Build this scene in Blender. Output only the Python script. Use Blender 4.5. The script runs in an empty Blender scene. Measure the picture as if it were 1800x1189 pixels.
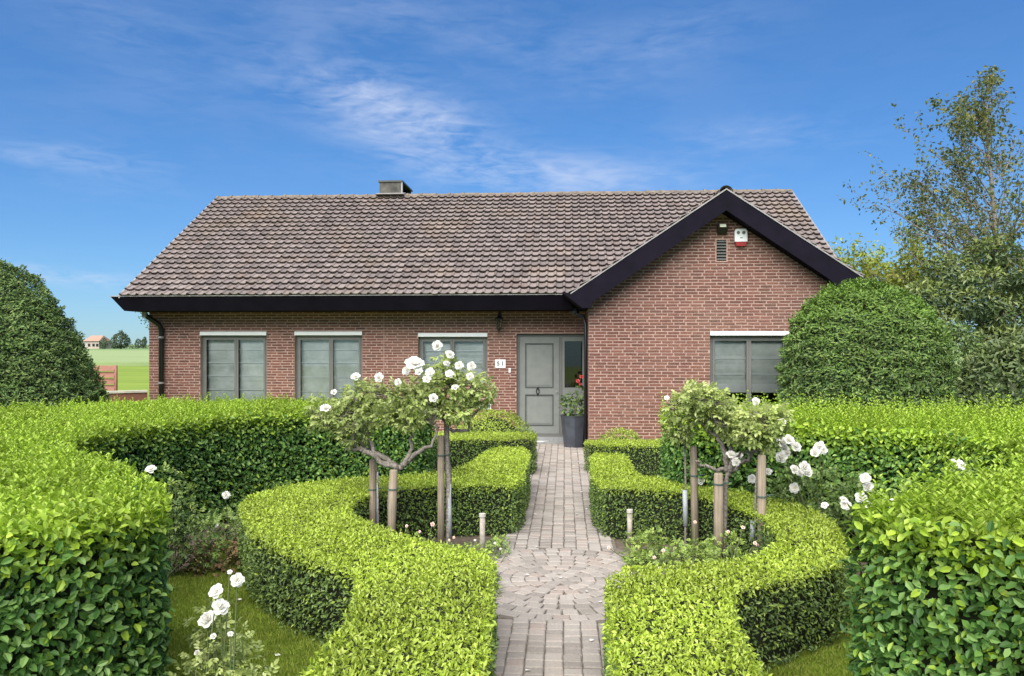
import bpy, math, random
import numpy as np
from mathutils import Vector, Matrix

# ------------------------------------------------------------------ camera, sky, sun, exposure
SC = bpy.context.scene
COL = SC.collection
F = 1400.0; CH = 2.0; YAW = math.atan(93 / 1400)
cam = bpy.data.cameras.new('camera'); co = bpy.data.objects.new('camera', cam); COL.objects.link(co)
co.location = (0, 0, CH); co.rotation_euler = (math.radians(90), 0, YAW)
cam.sensor_width = 36; cam.lens = 28.0; cam.shift_y = 11.5 / 1800; cam.clip_end = 6000; cam.clip_start = 0.05
SC.camera = co
SUN_EL, SUN_AZ = 52.0, 196.0          # azimuth clockwise from +Y (behind and left of the camera)
world = bpy.data.worlds.new('World'); SC.world = world; world.use_nodes = True
nt = world.node_tree; nt.nodes.clear(); L = nt.links.new
wo = nt.nodes.new('ShaderNodeOutputWorld'); bg = nt.nodes.new('ShaderNodeBackground'); bg.inputs['Strength'].default_value = 0.10
sky = nt.nodes.new('ShaderNodeTexSky'); sky.sky_type = 'NISHITA'; sky.sun_disc = False
sky.sun_elevation = math.radians(SUN_EL); sky.sun_rotation = math.radians(SUN_AZ)
sky.air_density = 1.0; sky.dust_density = 0.0; sky.ozone_density = 3.0; sky.altitude = 0
hs = nt.nodes.new('ShaderNodeHueSaturation'); hs.inputs['Saturation'].default_value = 1.2; hs.inputs['Value'].default_value = 1.0
L(sky.outputs[0], hs.inputs['Color'])
gm = nt.nodes.new('ShaderNodeGamma'); gm.inputs[1].default_value = .72; L(hs.outputs[0], gm.inputs[0])
tint = nt.nodes.new('ShaderNodeMix'); tint.data_type = 'RGBA'; tint.blend_type = 'MULTIPLY'; tint.inputs[0].default_value = 1; L(gm.outputs[0], tint.inputs[6]); tint.inputs[7].default_value = (.46, .735, 1.09, 1)
tc = nt.nodes.new('ShaderNodeTexCoord')
mp = nt.nodes.new('ShaderNodeMapping'); mp.inputs['Rotation'].default_value = (0.0, math.radians(12), 0.0)
mp.inputs['Scale'].default_value = (5.0, 5.0, 15.0); L(tc.outputs['Generated'], mp.inputs['Vector'])
n1 = nt.nodes.new('ShaderNodeTexNoise'); n1.inputs['Scale'].default_value = 1.1; n1.inputs['Detail'].default_value = 9; n1.inputs['Roughness'].default_value = .62
n1.inputs['Distortion'].default_value = .5
L(mp.outputs[0], n1.inputs['Vector'])
mp2 = nt.nodes.new('ShaderNodeMapping'); mp2.inputs['Rotation'].default_value = (0.2, math.radians(-25), 0.1)
mp2.inputs['Scale'].default_value = (14, 14, 60); L(tc.outputs['Generated'], mp2.inputs['Vector'])
n2 = nt.nodes.new('ShaderNodeTexNoise'); n2.inputs['Scale'].default_value = 1.6; n2.inputs['Detail'].default_value = 6; n2.inputs['Distortion'].default_value = .8
L(mp2.outputs[0], n2.inputs['Vector'])
def wmath(op, a, b=None, c=None, clamp=False):
    m = nt.nodes.new('ShaderNodeMath'); m.operation = op; m.use_clamp = clamp
    for i, v in enumerate((a, b, c)):
        if v is None: continue
        if isinstance(v, (int, float)): m.inputs[i].default_value = v
        else: L(v, m.inputs[i])
    return m.outputs[0]
def pdir(px, py):
    u = (px - 900) / F; v = (606 - py) / F
    d = Vector((-math.sin(YAW) + u * math.cos(YAW), math.cos(YAW) + u * math.sin(YAW), v)); return d.normalized()
sep = nt.nodes.new('ShaderNodeSeparateXYZ'); L(tc.outputs['Generated'], sep.inputs[0])
# real cloud banks stand at these bearings: (pixel x, pixel y, half width, half height, tilt, weight)
banks = [(700, 205, 165, 55, -.30, .85), (950, 308, 230, 34, -.05, .62), (130, 487, 150, 13, -.12, .85), (210, 40, 110, 45, 0, .14),
         (1330, 240, 150, 28, 0, .22), (620, 20, 190, 40, 0, .13), (930, 90, 260, 60, -.2, .14), (200, 300, 90, 40, 0, .18), (360, 150, 200, 60, .3, .07), (70, 275, 110, 18, .1, .3), (1200, 60, 130, 40, .1, .16)]
tot = None
for (bx, by, hw, hh, tilt, wt) in banks:
    d = pdir(bx, by); right = Vector((math.cos(YAW), math.sin(YAW), 0)); up = Vector((0, 0, 1))
    a1 = (right * math.cos(tilt) + up * math.sin(tilt)) * (F / hw)
    a2 = (up * math.cos(tilt) - right * math.sin(tilt)) * (F / hh)
    s = nt.nodes.new('ShaderNodeVectorMath'); s.operation = 'SUBTRACT'; L(tc.outputs['Generated'], s.inputs[0]); s.inputs[1].default_value = d
    q = []
    for a in (a1, a2):
        dp = nt.nodes.new('ShaderNodeVectorMath'); dp.operation = 'DOT_PRODUCT'; L(s.outputs[0], dp.inputs[0]); dp.inputs[1].default_value = a
        q.append(wmath('MULTIPLY', dp.outputs['Value'], dp.outputs['Value']))
    r2 = wmath('ADD', q[0], q[1])
    g = wmath('MULTIPLY', wmath('POWER', 2.718, wmath('MULTIPLY', r2, -1.1)), wt)
    tot = g if tot is None else wmath('ADD', tot, g)
base = wmath('ADD', tot, 0.02)
nn = wmath('ADD', wmath('MULTIPLY', n1.outputs[0], .75), wmath('MULTIPLY', n2.outputs[0], .35))
wisp = wmath('MULTIPLY', wmath('SUBTRACT', nn, .44), 4.6, clamp=True)
cover = wmath('MULTIPLY', base, wisp, clamp=True)
mx = nt.nodes.new('ShaderNodeMix'); mx.data_type = 'RGBA'; L(cover, mx.inputs[0]); L(tint.outputs[2], mx.inputs[6]); mx.inputs[7].default_value = (3.3, 3.75, 4.8, 1)
L(mx.outputs[2], bg.inputs[0]); L(bg.outputs[0], wo.inputs[0])
sd = bpy.data.lights.new('sun', 'SUN'); so = bpy.data.objects.new('sun', sd); COL.objects.link(so)
sd.energy = 5.0; sd.angle = math.radians(75); sd.color = (1.0, .955, .88)
az = math.radians(SUN_AZ); el = math.radians(SUN_EL)
sdir = Vector((math.sin(az) * math.cos(el), math.cos(az) * math.cos(el), math.sin(el)))
so.rotation_euler = sdir.to_track_quat('Z', 'Y').to_euler(); so.location = sdir * 50
SC.view_settings.view_transform = 'Standard'; SC.view_settings.look = 'None'; SC.view_settings.exposure = 1.0; SC.view_settings.gamma = 1
SC.view_settings.use_curve_mapping = False
SC.render.film_transparent = False

rng = np.random.default_rng(7); random.seed(7)

# ------------------------------------------------------------------ helpers
def at(px, py, Y=None, Z=None):
    u = (px - 900) / F; v = (606 - py) / F
    dx = -math.sin(YAW) + u * math.cos(YAW); dy = math.cos(YAW) + u * math.sin(YAW)
    t = Y / dy if Y is not None else (Z - CH) / v
    return (dx * t, dy * t, CH + v * t)

class MB:
    """collects vertices and faces of one mesh object"""
    def __init__(s): s.v = []; s.f = []; s.m = []; s.n = 0; s.g = []
    def add(s, V, Fc, mat=0, g=0.0):
        V = np.asarray(V, float).reshape(-1, 3); Fc = np.asarray(Fc, int)
        s.v.append(V); s.f.append(Fc + s.n); s.m.append(np.full(len(Fc), mat, int)); s.n += len(V)
        s.g.append(np.full(len(V), g, float) if np.isscalar(g) else np.asarray(g, float))
    def box(s, x0, x1, y0, y1, z0, z1, mat=0):
        V = [(x, y, z) for z in (z0, z1) for y in (y0, y1) for x in (x0, x1)]
        s.add(V, [(0, 2, 3, 1), (4, 5, 7, 6), (0, 1, 5, 4), (2, 6, 7, 3), (0, 4, 6, 2), (1, 3, 7, 5)], mat)
    def tube(s, pts, rad, seg=7, mat=0, cap=True, noise=0.0):
        pts = np.asarray(pts, float); k = len(pts); rad = np.broadcast_to(rad, (k,))
        T = np.gradient(pts, axis=0); T /= np.linalg.norm(T, axis=1)[:, None] + 1e-9
        ref = np.array([0.31, .17, .93]) if abs(T[0][2]) < .9 else np.array([.9, .3, .1])
        R = []
        for i in range(k):
            a = np.cross(T[i], ref); a /= np.linalg.norm(a); b = np.cross(T[i], a); ref = np.cross(a, T[i]) if i == 0 else ref
            ang = np.arange(seg) * 2 * math.pi / seg
            rr = rad[i] * (1 + noise * (rng.random(seg) - .5))
            R.append(pts[i] + np.outer(np.cos(ang) * rr, a) + np.outer(np.sin(ang) * rr, b))
        V = np.concatenate(R); Fc = []
        for i in range(k - 1):
            for j in range(seg):
                Fc.append((i * seg + j, i * seg + (j + 1) % seg, (i + 1) * seg + (j + 1) % seg, (i + 1) * seg + j))
        s.add(V, Fc, mat)
        if cap:
            n0 = s.n; s.add([pts[0], pts[-1]], np.zeros((0, 3), int), mat)
            st = n0 - len(V)
            s.f.append(np.array([(n0, st + (j + 1) % seg, st + j) for j in range(seg)])); s.m.append(np.full(seg, mat))
            e = st + (k - 1) * seg
            s.f.append(np.array([(n0 + 1, e + j, e + (j + 1) % seg) for j in range(seg)])); s.m.append(np.full(seg, mat))
    def lathe(s, prof, c, seg=16, mat=0):
        ang = np.arange(seg) * 2 * math.pi / seg; V = []
        for r, z in prof: V += [(c[0] + r * math.cos(a), c[1] + r * math.sin(a), c[2] + z) for a in ang]
        Fc = [(i * seg + j, i * seg + (j + 1) % seg, (i + 1) * seg + (j + 1) % seg, (i + 1) * seg + j) for i in range(len(prof) - 1) for j in range(seg)]
        s.add(V, Fc, mat)
    def prism(s, poly, ax, a0, a1, mat=0):
        """poly of (p,q) extruded along axis 'x','y' or 'z' from a0 to a1"""
        n = len(poly)
        def mk(p, q, a): return {'x': (a, p, q), 'y': (p, a, q), 'z': (p, q, a)}[ax]
        V = [mk(p, q, a0) for p, q in poly] + [mk(p, q, a1) for p, q in poly]
        s.add(V, [(i, (i + 1) % n, n + (i + 1) % n, n + i) for i in range(n)], mat)
        base = s.n - 2 * n
        s.f.append(np.array([[base + i for i in range(n)][::-1]])); s.m.append(np.array([mat]))
        s.f.append(np.array([[base + n + i for i in range(n)]])); s.m.append(np.array([mat]))
    def mesh(s, name, mats, smooth=False):
        V = np.concatenate(s.v); me = bpy.data.meshes.new(name)
        me.vertices.add(len(V)); me.vertices.foreach_set('co', V.ravel())
        loops = np.concatenate([f.ravel() for f in s.f]); tot = np.concatenate([np.full(len(f), f.shape[1], int) for f in s.f if len(f)])
        me.loops.add(len(loops)); me.loops.foreach_set('vertex_index', loops.astype(np.int32))
        st = np.concatenate([[0], np.cumsum(tot)[:-1]])
        me.polygons.add(len(tot)); me.polygons.foreach_set('loop_start', st.astype(np.int32))
        mi = np.concatenate([m for m, f in zip(s.m, s.f) if len(f)])
        for m in (mats if isinstance(mats, (list, tuple)) else [mats]): me.materials.append(m)
        me.polygons.foreach_set('material_index', mi.astype(np.int32))
        me.polygons.foreach_set('use_smooth', np.full(len(tot), bool(smooth)))
        g = np.concatenate(s.g)
        if g.size == len(V) and g.max() > 0:
            at_ = me.attributes.new('growth', 'FLOAT', 'POINT'); at_.data.foreach_set('value', g.astype(np.float32))
        me.update(calc_edges=True); me.validate(); return me
    def build(s, name, mats, parent=None, smooth=False, **props):
        if name in ('trunk', 'pipe', 'tube', 'post', 'stems', 'trunk_guard', 'dark_core') and mats is not M['concrete']: smooth = name not in ('dark_core',)
        return link(name, s.mesh(name, mats, smooth), parent, **props)

def link(name, data, parent=None, loc=None, **props):
    o = bpy.data.objects.new(name, data); COL.objects.link(o)
    if parent is not None: o.parent = parent
    if loc is not None: o.location = loc
    for k, v in props.items():
        if v is not None: o[k] = v
    return o
def thing(name, label, cat, loc=(0, 0, 0), group=None):
    return link(name, None, None, loc, label=label, category=cat, group=group)
def loc_in(parent, P): return np.asarray(P, float) - np.array(parent.location)

# ------------------------------------------------------------------ materials
def newmat(name):
    m = bpy.data.materials.new(name); m.use_nodes = True; n = m.node_tree
    p = n.nodes['Principled BSDF']; return m, n, p
def rnd_value(n):
    g = n.nodes.new('ShaderNodeNewGeometry'); o = n.nodes.new('ShaderNodeObjectInfo')
    a = n.nodes.new('ShaderNodeMath'); a.operation = 'ADD'; n.links.new(g.outputs['Random Per Island'], a.inputs[0]); n.links.new(o.outputs['Random'], a.inputs[1])
    f = n.nodes.new('ShaderNodeMath'); f.operation = 'FRACT'; n.links.new(a.outputs[0], f.inputs[0]); return f.outputs[0]
def ramp(n, fac, cols):
    r = n.nodes.new('ShaderNodeValToRGB'); n.links.new(fac, r.inputs[0]); e = r.color_ramp.elements
    while len(e) < len(cols): e.new(.5)
    for i, (p, c) in enumerate(cols): e[i].position = p; e[i].color = (*c, 1)
    return r.outputs[0]
def noise(n, scale, detail=4, rough=.55, vec=None, dist=0):
    t = n.nodes.new('ShaderNodeTexNoise'); t.inputs['Scale'].default_value = scale; t.inputs['Detail'].default_value = detail; t.inputs['Roughness'].default_value = rough
    t.inputs['Distortion'].default_value = dist
    if vec is None:
        g = n.nodes.new('ShaderNodeNewGeometry'); vec = g.outputs['Position']
    n.links.new(vec, t.inputs['Vector']); return t.outputs[0]
def mix(n, fac, a, b, mode='MIX'):
    m = n.nodes.new('ShaderNodeMix'); m.data_type = 'RGBA'; m.blend_type = mode
    for i, v in ((0, fac), (6, a), (7, b)):
        if isinstance(v, (int, float)): m.inputs[i].default_value = v
        elif isinstance(v, tuple): m.inputs[i].default_value = (*v, 1)
        else: n.links.new(v, m.inputs[i])
    return m.outputs[2]
def bump(n, p, h, strength=.3, dist=.01):
    b = n.nodes.new('ShaderNodeBump'); b.inputs['Strength'].default_value = strength; b.inputs['Distance'].default_value = dist
    n.links.new(h, b.inputs['Height']); n.links.new(b.outputs[0], p.inputs['Normal'])
def simple(name, c1, c2=None, scale=8, rough=.7, metal=0, bmp=0, spec=.4, detail=5):
    m, n, p = newmat(name); p.inputs['Roughness'].default_value = rough; p.inputs['Metallic'].default_value = metal
    p.inputs['Specular IOR Level'].default_value = spec
    t = noise(n, scale, detail)
    n.links.new(ramp(n, t, [(.3, c1), (.7, c2 or tuple(x * .8 for x in c1))]), p.inputs['Base Color'])
    if bmp: bump(n, p, t, bmp, .01)
    return m
def leafmat(name, cols, young=None, trans=.3, rough=.5, clump=1.2, spec=.35):
    m, n, p = newmat(name); r = rnd_value(n)
    c = ramp(n, r, [(i / (len(cols) - 1), k) for i, k in enumerate(cols)])
    if young:
        a = n.nodes.new('ShaderNodeAttribute'); a.attribute_name = 'growth'
        c2 = ramp(n, r, [(i / (len(young) - 1), k) for i, k in enumerate(young)])
        c = mix(n, a.outputs['Fac'], c, c2)
    t = noise(n, clump, 3); vr = n.nodes.new('ShaderNodeMapRange'); vr.inputs[1].default_value = .3; vr.inputs[2].default_value = .7
    vr.inputs[3].default_value = .72; vr.inputs[4].default_value = 1.22; n.links.new(t, vr.inputs[0])
    h = n.nodes.new('ShaderNodeHueSaturation'); n.links.new(c, h.inputs['Color']); n.links.new(vr.outputs[0], h.inputs['Value'])
    n.links.new(h.outputs[0], p.inputs['Base Color']); p.inputs['Roughness'].default_value = rough; p.inputs['Specular IOR Level'].default_value = spec
    tr = n.nodes.new('ShaderNodeBsdfTranslucent'); n.links.new(h.outputs[0], tr.inputs[0])
    ms = n.nodes.new('ShaderNodeMixShader'); ms.inputs[0].default_value = trans
    n.links.new(p.outputs[0], ms.inputs[1]); n.links.new(tr.outputs[0], ms.inputs[2])
    n.links.new(ms.outputs[0], n.nodes['Material Output'].inputs[0]); return m

M = {}
# brick
m, n, p = newmat('brick'); r = rnd_value(n)
c = ramp(n, r, [(0, (.080, .028, .021)), (.3, (.125, .043, .031)), (.65, (.16, .056, .040)), (.9, (.21, .085, .062)), (1, (.065, .034, .026))])
t = noise(n, 38, 5, .65); c = mix(n, .35, c, ramp(n, t, [(.3, (.08, .04, .03)), (.7, (.28, .15, .11))]), 'MIX')
t2 = noise(n, .55, 3); c = mix(n, ramp(n, t2, [(.45, (0, 0, 0)), (.8, (.35, .35, .35))]), c, (.26, .17, .12))
n.links.new(c, p.inputs['Base Color']); p.inputs['Roughness'].default_value = .85; p.inputs['Specular IOR Level'].default_value = .25; bump(n, p, t, .5, .006); M['brick'] = m
M['mortar'] = simple('mortar', (.44, .305, .25), (.32, .215, .175), 14, .95, bmp=.4, spec=.1)
# roof tile
m, n, p = newmat('roof_tile'); r = rnd_value(n)
c = ramp(n, r, [(0, (.105, .080, .070)), (.25, (.15, .118, .104)), (.55, (.19, .150, .133)), (.85, (.245, .195, .172)), (1, (.135, .09, .073))])
t = noise(n, 22, 6, .7); c = mix(n, .4, c, ramp(n, t, [(.3, (.05, .042, .04)), (.72, (.26, .225, .21))]))
t3 = noise(n, 7.0, 6, .75); c = mix(n, ramp(n, t3, [(.62, (0, 0, 0)), (.74, (.75, .75, .75))]), c, (.42, .38, .33))
t4 = noise(n, .9, 4, .6); c = mix(n, ramp(n, t4, [(.52, (0, 0, 0)), (.75, (.4, .4, .4))]), c, (.24, .17, .10))
t5 = noise(n, 1.7, 5, .7, dist=1.0); c = mix(n, ramp(n, t5, [(.3, (.45, .45, .45)), (.48, (0, 0, 0))]), c, (.09, .075, .07))
n.links.new(c, p.inputs['Base Color']); p.inputs['Roughness'].default_value = .72; bump(n, p, t, .5, .006); M['tile'] = m
M['ridge'] = simple('ridge_tile', (.20, .16, .11), (.085, .072, .06), 9, .8, bmp=.5)
M['fascia'] = simple('fascia', (.007, .006, .010), (.011, .009, .016), 3, .85, spec=.06)
M['zinc'] = simple('zinc', (.33, .31, .29), (.22, .21, .20), 12, .5, .2)
M['frame'] = simple('frame_paint', (.15, .148, .135), (.125, .124, .113), 5, .5)
M['door'] = simple('door_paint', (.205, .215, .195), (.175, .185, .168), 6, .5, spec=.4)
M['groove'] = simple('door_groove', (.075, .08, .07), None, 6, .6)
M['white'] = simple('white_paint', (.86, .86, .85), (.80, .80, .79), 5, .4)
M['black'] = simple('black_metal', (.012, .014, .015), (.02, .022, .022), 8, .35, .2)
M['blind'] = simple('blind_cloth', (.50, .55, .50), (.80, .83, .79), 2.6, .95, spec=.1)
M['blindhem'] = simple('blind_hem', (.88, .9, .88), None, 5, .9)
M['dark'] = simple('room_shade', (.03, .03, .03), None, 3, .9)  # near-black: the unlit look of the rooms is put into the colour
M['stone'] = simple('blue_stone', (.30, .30, .29), (.20, .205, .205), 10, .8, bmp=.3)
M['palestone'] = simple('pale_mat', (.62, .63, .60), (.5, .5, .48), 10, .8)
M['pot'] = simple('zinc_pot', (.095, .105, .125), (.055, .06, .075), 5, .45, .35, bmp=.15)
M['soil'] = simple('soil', (.13, .10, .07), (.07, .055, .04), 16, .95, bmp=.8)
M['sand'] = simple('joint_sand', (.17, .145, .115), (.085, .075, .055), 20, .95, bmp=.5)
M['stemgreen'] = simple('rose_stem', (.10, .16, .05), (.13, .12, .06), 12, .7)
M['red'] = simple('red_plastic', (.32, .02, .015), None, 5, .35)
M['chimney'] = simple('chimney_cladding', (.12, .11, .092), (.04, .037, .032), 7, .8, bmp=.2)
M['fence'] = simple('fence_board', (.27, .125, .085), (.20, .09, .062), 4, .8)
M['concrete'] = simple('concrete_coping', (.52, .50, .43), (.38, .36, .31), 5, .85)
M['stake'] = None
m, n, p = newmat('stake_wood')
g = n.nodes.new('ShaderNodeTexCoord'); mpn = n.nodes.new('ShaderNodeMapping'); mpn.inputs['Scale'].default_value = (60, 60, 3); n.links.new(g.outputs['Object'], mpn.inputs[0])
t = noise(n, 1, 5, .6, mpn.outputs[0]); t2 = noise(n, 6, 3)
c = mix(n, .4, ramp(n, t, [(.3, (.11, .085, .06)), (.5, (.26, .205, .145)), (.75, (.38, .31, .23))]), ramp(n, t2, [(.3, (.15, .13, .09)), (.7, (.34, .27, .19))]))
n.links.new(c, p.inputs['Base Color']); p.inputs['Roughness'].default_value = .9; bump(n, p, t, .6, .004); M['stake'] = m
m, n, p = newmat('rose_bark')
t = noise(n, 45, 6, .7); c = ramp(n, t, [(.3, (.06, .048, .038)), (.5, (.20, .172, .14)), (.72, (.42, .38, .33))])
n.links.new(c, p.inputs['Base Color']); p.inputs['Roughness'].default_value = .92; bump(n, p, t, .9, .008); M['bark'] = m
M['weathered'] = simple('weathered_wood', (.40, .36, .30), (.22, .19, .155), 25, .85, bmp=.5)
M['guard'] = simple('tree_guard', (.42, .44, .45), (.28, .30, .31), 30, .5)
M['tie'] = simple('tie_band', (.07, .11, .09), None, 10, .6)
M['core_shade'] = simple('dark_core_fill', (.018, .022, .008), (.010, .016, .005), 12, .95)  # near-black green: the shade inside the hedges is put into this colour
# paver
m, n, p = newmat('paver'); r = rnd_value(n)
c = ramp(n, r, [(0, (.155, .132, .11)), (.3, (.225, .198, .168)), (.7, (.31, .275, .235)), (1, (.25, .19, .155))])
t = noise(n, 60, 5, .7); c = mix(n, .3, c, ramp(n, t, [(.3, (.13, .11, .095)), (.7, (.50, .46, .42))]))
t2 = noise(n, 1.3, 4); c = mix(n, ramp(n, t2, [(.45, (0, 0, 0)), (.75, (.35, .35, .35))]), c, (.17, .15, .12))
n.links.new(c, p.inputs['Base Color']); p.inputs['Roughness'].default_value = .88; bump(n, p, t, .5, .004); M['paver'] = m
# petals
m, n, p = newmat('rose_petal'); p.inputs['Base Color'].default_value = (.80, .785, .73, 1); p.inputs['Roughness'].default_value = .6; p.inputs['Specular IOR Level'].default_value = .2
tr = n.nodes.new('ShaderNodeBsdfTranslucent'); tr.inputs[0].default_value = (.9, .88, .82, 1); ms = n.nodes.new('ShaderNodeMixShader'); ms.inputs[0].default_value = .35
n.links.new(p.outputs[0], ms.inputs[1]); n.links.new(tr.outputs[0], ms.inputs[2]); n.links.new(ms.outputs[0], n.nodes['Material Output'].inputs[0]); M['petal'] = m
M['pinkpetal'] = simple('pink_petal', (.75, .50, .42), (.8, .62, .52), 20, .6)
M['redpetal'] = simple('red_petal', (.55, .03, .035), (.62, .10, .10), 20, .5)
M['stamen'] = simple('rose_centre', (.62, .50, .22), None, 30, .8)
# glass: clear pane with a real fresnel reflection
m, n, p = newmat('window_glass'); tb = n.nodes.new('ShaderNodeBsdfTransparent'); tb.inputs[0].default_value = (.96, .98, .97, 1)
gl = n.nodes.new('ShaderNodeBsdfGlossy'); gl.inputs['Roughness'].default_value = .03; fr = n.nodes.new('ShaderNodeFresnel'); fr.inputs[0].default_value = 1.8
ms = n.nodes.new('ShaderNodeMixShader'); n.links.new(fr.outputs[0], ms.inputs[0]); n.links.new(tb.outputs[0], ms.inputs[1]); n.links.new(gl.outputs[0], ms.inputs[2])
n.links.new(ms.outputs[0], n.nodes['Material Output'].inputs[0]); M['glass'] = m
# foliage
BOXO = [(.065, .115, .030), (.105, .17, .040), (.155, .24, .058), (.22, .31, .09)]
BOXY = [(.270, .370, .030), (.340, .450, .040), (.410, .520, .060), (.480, .570, .100)]
M['box'] = leafmat('box_leaf', BOXO, BOXY, .28, .45)
PRO = [(.040, .105, .022), (.075, .175, .034), (.125, .25, .050), (.24, .38, .11)]
PRY = [(.230, .360, .022), (.300, .440, .030), (.370, .510, .045), (.440, .560, .090)]
M['privet'] = leafmat('privet_leaf', PRO, PRY, .32, .48, spec=.32)
M['yew'] = leafmat('yew_leaf', [(.040, .080, .024), (.085, .15, .040), (.135, .22, .058), (.23, .27, .09)], [(.09, .17, .025), (.13, .22, .03), (.16, .26, .04)], .15, .55, 2.0)
M['rose'] = leafmat('rose_leaf', [(.15, .21, .055), (.24, .31, .08), (.34, .41, .12), (.46, .52, .22)], [(.40, .48, .12), (.50, .57, .18), (.58, .63, .28)], .4, .5, spec=.3)
M['oldrose'] = leafmat('bush_leaf', [(.045, .095, .03), (.075, .145, .042), (.12, .20, .06), (.20, .27, .10)], [(.22, .34, .06), (.30, .42, .08), (.40, .48, .13)], .3, .45)
M['brownleaf'] = leafmat('brown_leaf', [(.16, .09, .05), (.24, .13, .07), (.20, .17, .06), (.11, .13, .05)], None, .2, .7)
M['sparse'] = leafmat('olive_leaf', [(.045, .065, .025), (.085, .115, .032), (.15, .18, .04), (.26, .23, .06)], None, .35, .6)
M['bright'] = leafmat('yellow_green_leaf', [(.17, .21, .03), (.25, .30, .035), (.33, .38, .05), (.40, .44, .09)], None, .35, .5)
M['laurel'] = leafmat('evergreen_leaf', [(.038, .070, .028), (.065, .110, .040), (.11, .165, .06), (.20, .25, .12)], [(.20, .25, .06), (.28, .32, .08)], .22, .4, .8)
M['fartree'] = leafmat('far_leaf', [(.045, .07, .035), (.07, .10, .05), (.09, .125, .06)], None, .1, .7, .2)
M['grassblade'] = leafmat('grass_blade', [(.17, .26, .030), (.25, .35, .04), (.33, .43, .06), (.40, .42, .10)], None, .45, .6, 1.5)
# ground
m, n, p = newmat('lawn_ground'); t = noise(n, 14, 6, .7); t2 = noise(n, .8, 3)
c = mix(n, .5, ramp(n, t, [(.3, (.12, .17, .028)), (.7, (.24, .29, .05))]), ramp(n, t2, [(.3, (.14, .19, .03)), (.7, (.24, .26, .055))]))
n.links.new(c, p.inputs['Base Color']); p.inputs['Roughness'].default_value = .95; bump(n, p, t, .8, .02); M['lawn'] = m
def field(name, a, b, sc):
    m, n, p = newmat(name); g = n.nodes.new('ShaderNodeNewGeometry'); mm = n.nodes.new('ShaderNodeMapping'); mm.inputs['Scale'].default_value = (.3, 2.2, 1); n.links.new(g.outputs['Position'], mm.inputs[0])
    t = noise(n, sc, 6, .65, mm.outputs[0]); n.links.new(ramp(n, t, [(.3, a), (.7, b)]), p.inputs['Base Color']); p.inputs['Roughness'].default_value = .95
    p.inputs['Specular IOR Level'].default_value = .1; return m
M['meadow'] = field('meadow', (.125, .185, .030), (.20, .265, .045), .35)
M['crop'] = field('crop', (.185, .245, .105), (.245, .30, .140), .2)
M['farcrop'] = field('far_crop', (.12, .19, .075), (.17, .24, .10), .05)
M['farroof'] = simple('far_roof', (.36, .22, .155), (.30, .18, .13), .5, .9)
M['farwall'] = simple('far_wall', (.42, .36, .30), (.36, .30, .25), .5, .9)
M['palewall'] = simple('pale_wall', (.62, .62, .60), None, .5, .9)

# ------------------------------------------------------------------ leaves (vectorised)
def norm(a): return a / (np.linalg.norm(a, axis=-1, keepdims=True) + 1e-9)
def leaves(mb, P, D, N, size, width=.45, g=0.0, mat=0, simple_=False, droop=.15, fold=.25):
    """P base, D axis direction, N facing; each leaf folded along its midrib"""
    k = len(P)
    if not k: return
    size = np.broadcast_to(size, (k,))[:, None]
    D = norm(D); S = norm(np.cross(D, N)); Nn = np.cross(S, D)
    w = width * size
    if simple_:
        V = np.stack([P, P + D * size * .5 + S * w * .5 + Nn * fold * w * .5, P + D * size - Nn * droop * size, P + D * size * .5 - S * w * .5 + Nn * fold * w * .5], 1)
        f = np.array([[0, 1, 2], [0, 2, 3]]); nv = 4
    else:
        V = np.stack([P, P + D * size * .35 + S * w * .5 + Nn * fold * w * .5, P + D * size * .75 + S * w * .38 + Nn * (fold * w * .4 - droop * size * .4),
                      P + D * size - Nn * droop * size,
                      P + D * size * .75 - S * w * .38 + Nn * (fold * w * .4 - droop * size * .4), P + D * size * .35 - S * w * .5 + Nn * fold * w * .5], 1)
        f = np.array([[0, 1, 2, 3], [0, 3, 4, 5]]); nv = 6
    Fc = (f[None] + (np.arange(k) * nv)[:, None, None]).reshape(-1, f.shape[1])
    gg = np.repeat(np.broadcast_to(g, (k,)), nv)
    mb.add(V.reshape(-1, 3), Fc, mat, gg)
def inpoly(P, poly):
    x, y = P[:, 0], P[:, 1]; r = np.zeros(len(P), bool); n = len(poly)
    for i in range(n):
        x1, y1 = poly[i]; x2, y2 = poly[(i + 1) % n]
        if y1 == y2: continue
        r ^= ((y1 > y) != (y2 > y)) & (x < (x2 - x1) * (y - y1) / (y2 - y1) + x1)
    return r
def resample(poly, step=.15, round_=1):
    P = np.array(poly, float)
    for _ in range(round_):                      # Chaikin, keeps the plan but rounds the corners a little
        Q = np.roll(P, -1, 0); P = np.stack([P * .82 + Q * .18, P * .18 + Q * .82], 1).reshape(-1, 2)
    Q = np.roll(P, -1, 0); out = []
    for a, b in zip(P, Q):
        k = max(1, int(np.linalg.norm(b - a) / step)); out += [a + (b - a) * i / k for i in range(k)]
    return np.array(out)
def wob(P, amp, f=2.3, s=0.):
    return amp * (np.sin(P[:, 0] * f + 1.3 * P[:, 1] * f + s) + np.sin(P[:, 1] * f * 1.9 - P[:, 0] * f * .7 + 2 * s) + .6 * np.sin(P[:, 0] * f * 4.1 + P[:, 2] * f * 5 + s)) / 2.6
def rv(k): return norm(rng.normal(size=(k, 3)))

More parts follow.
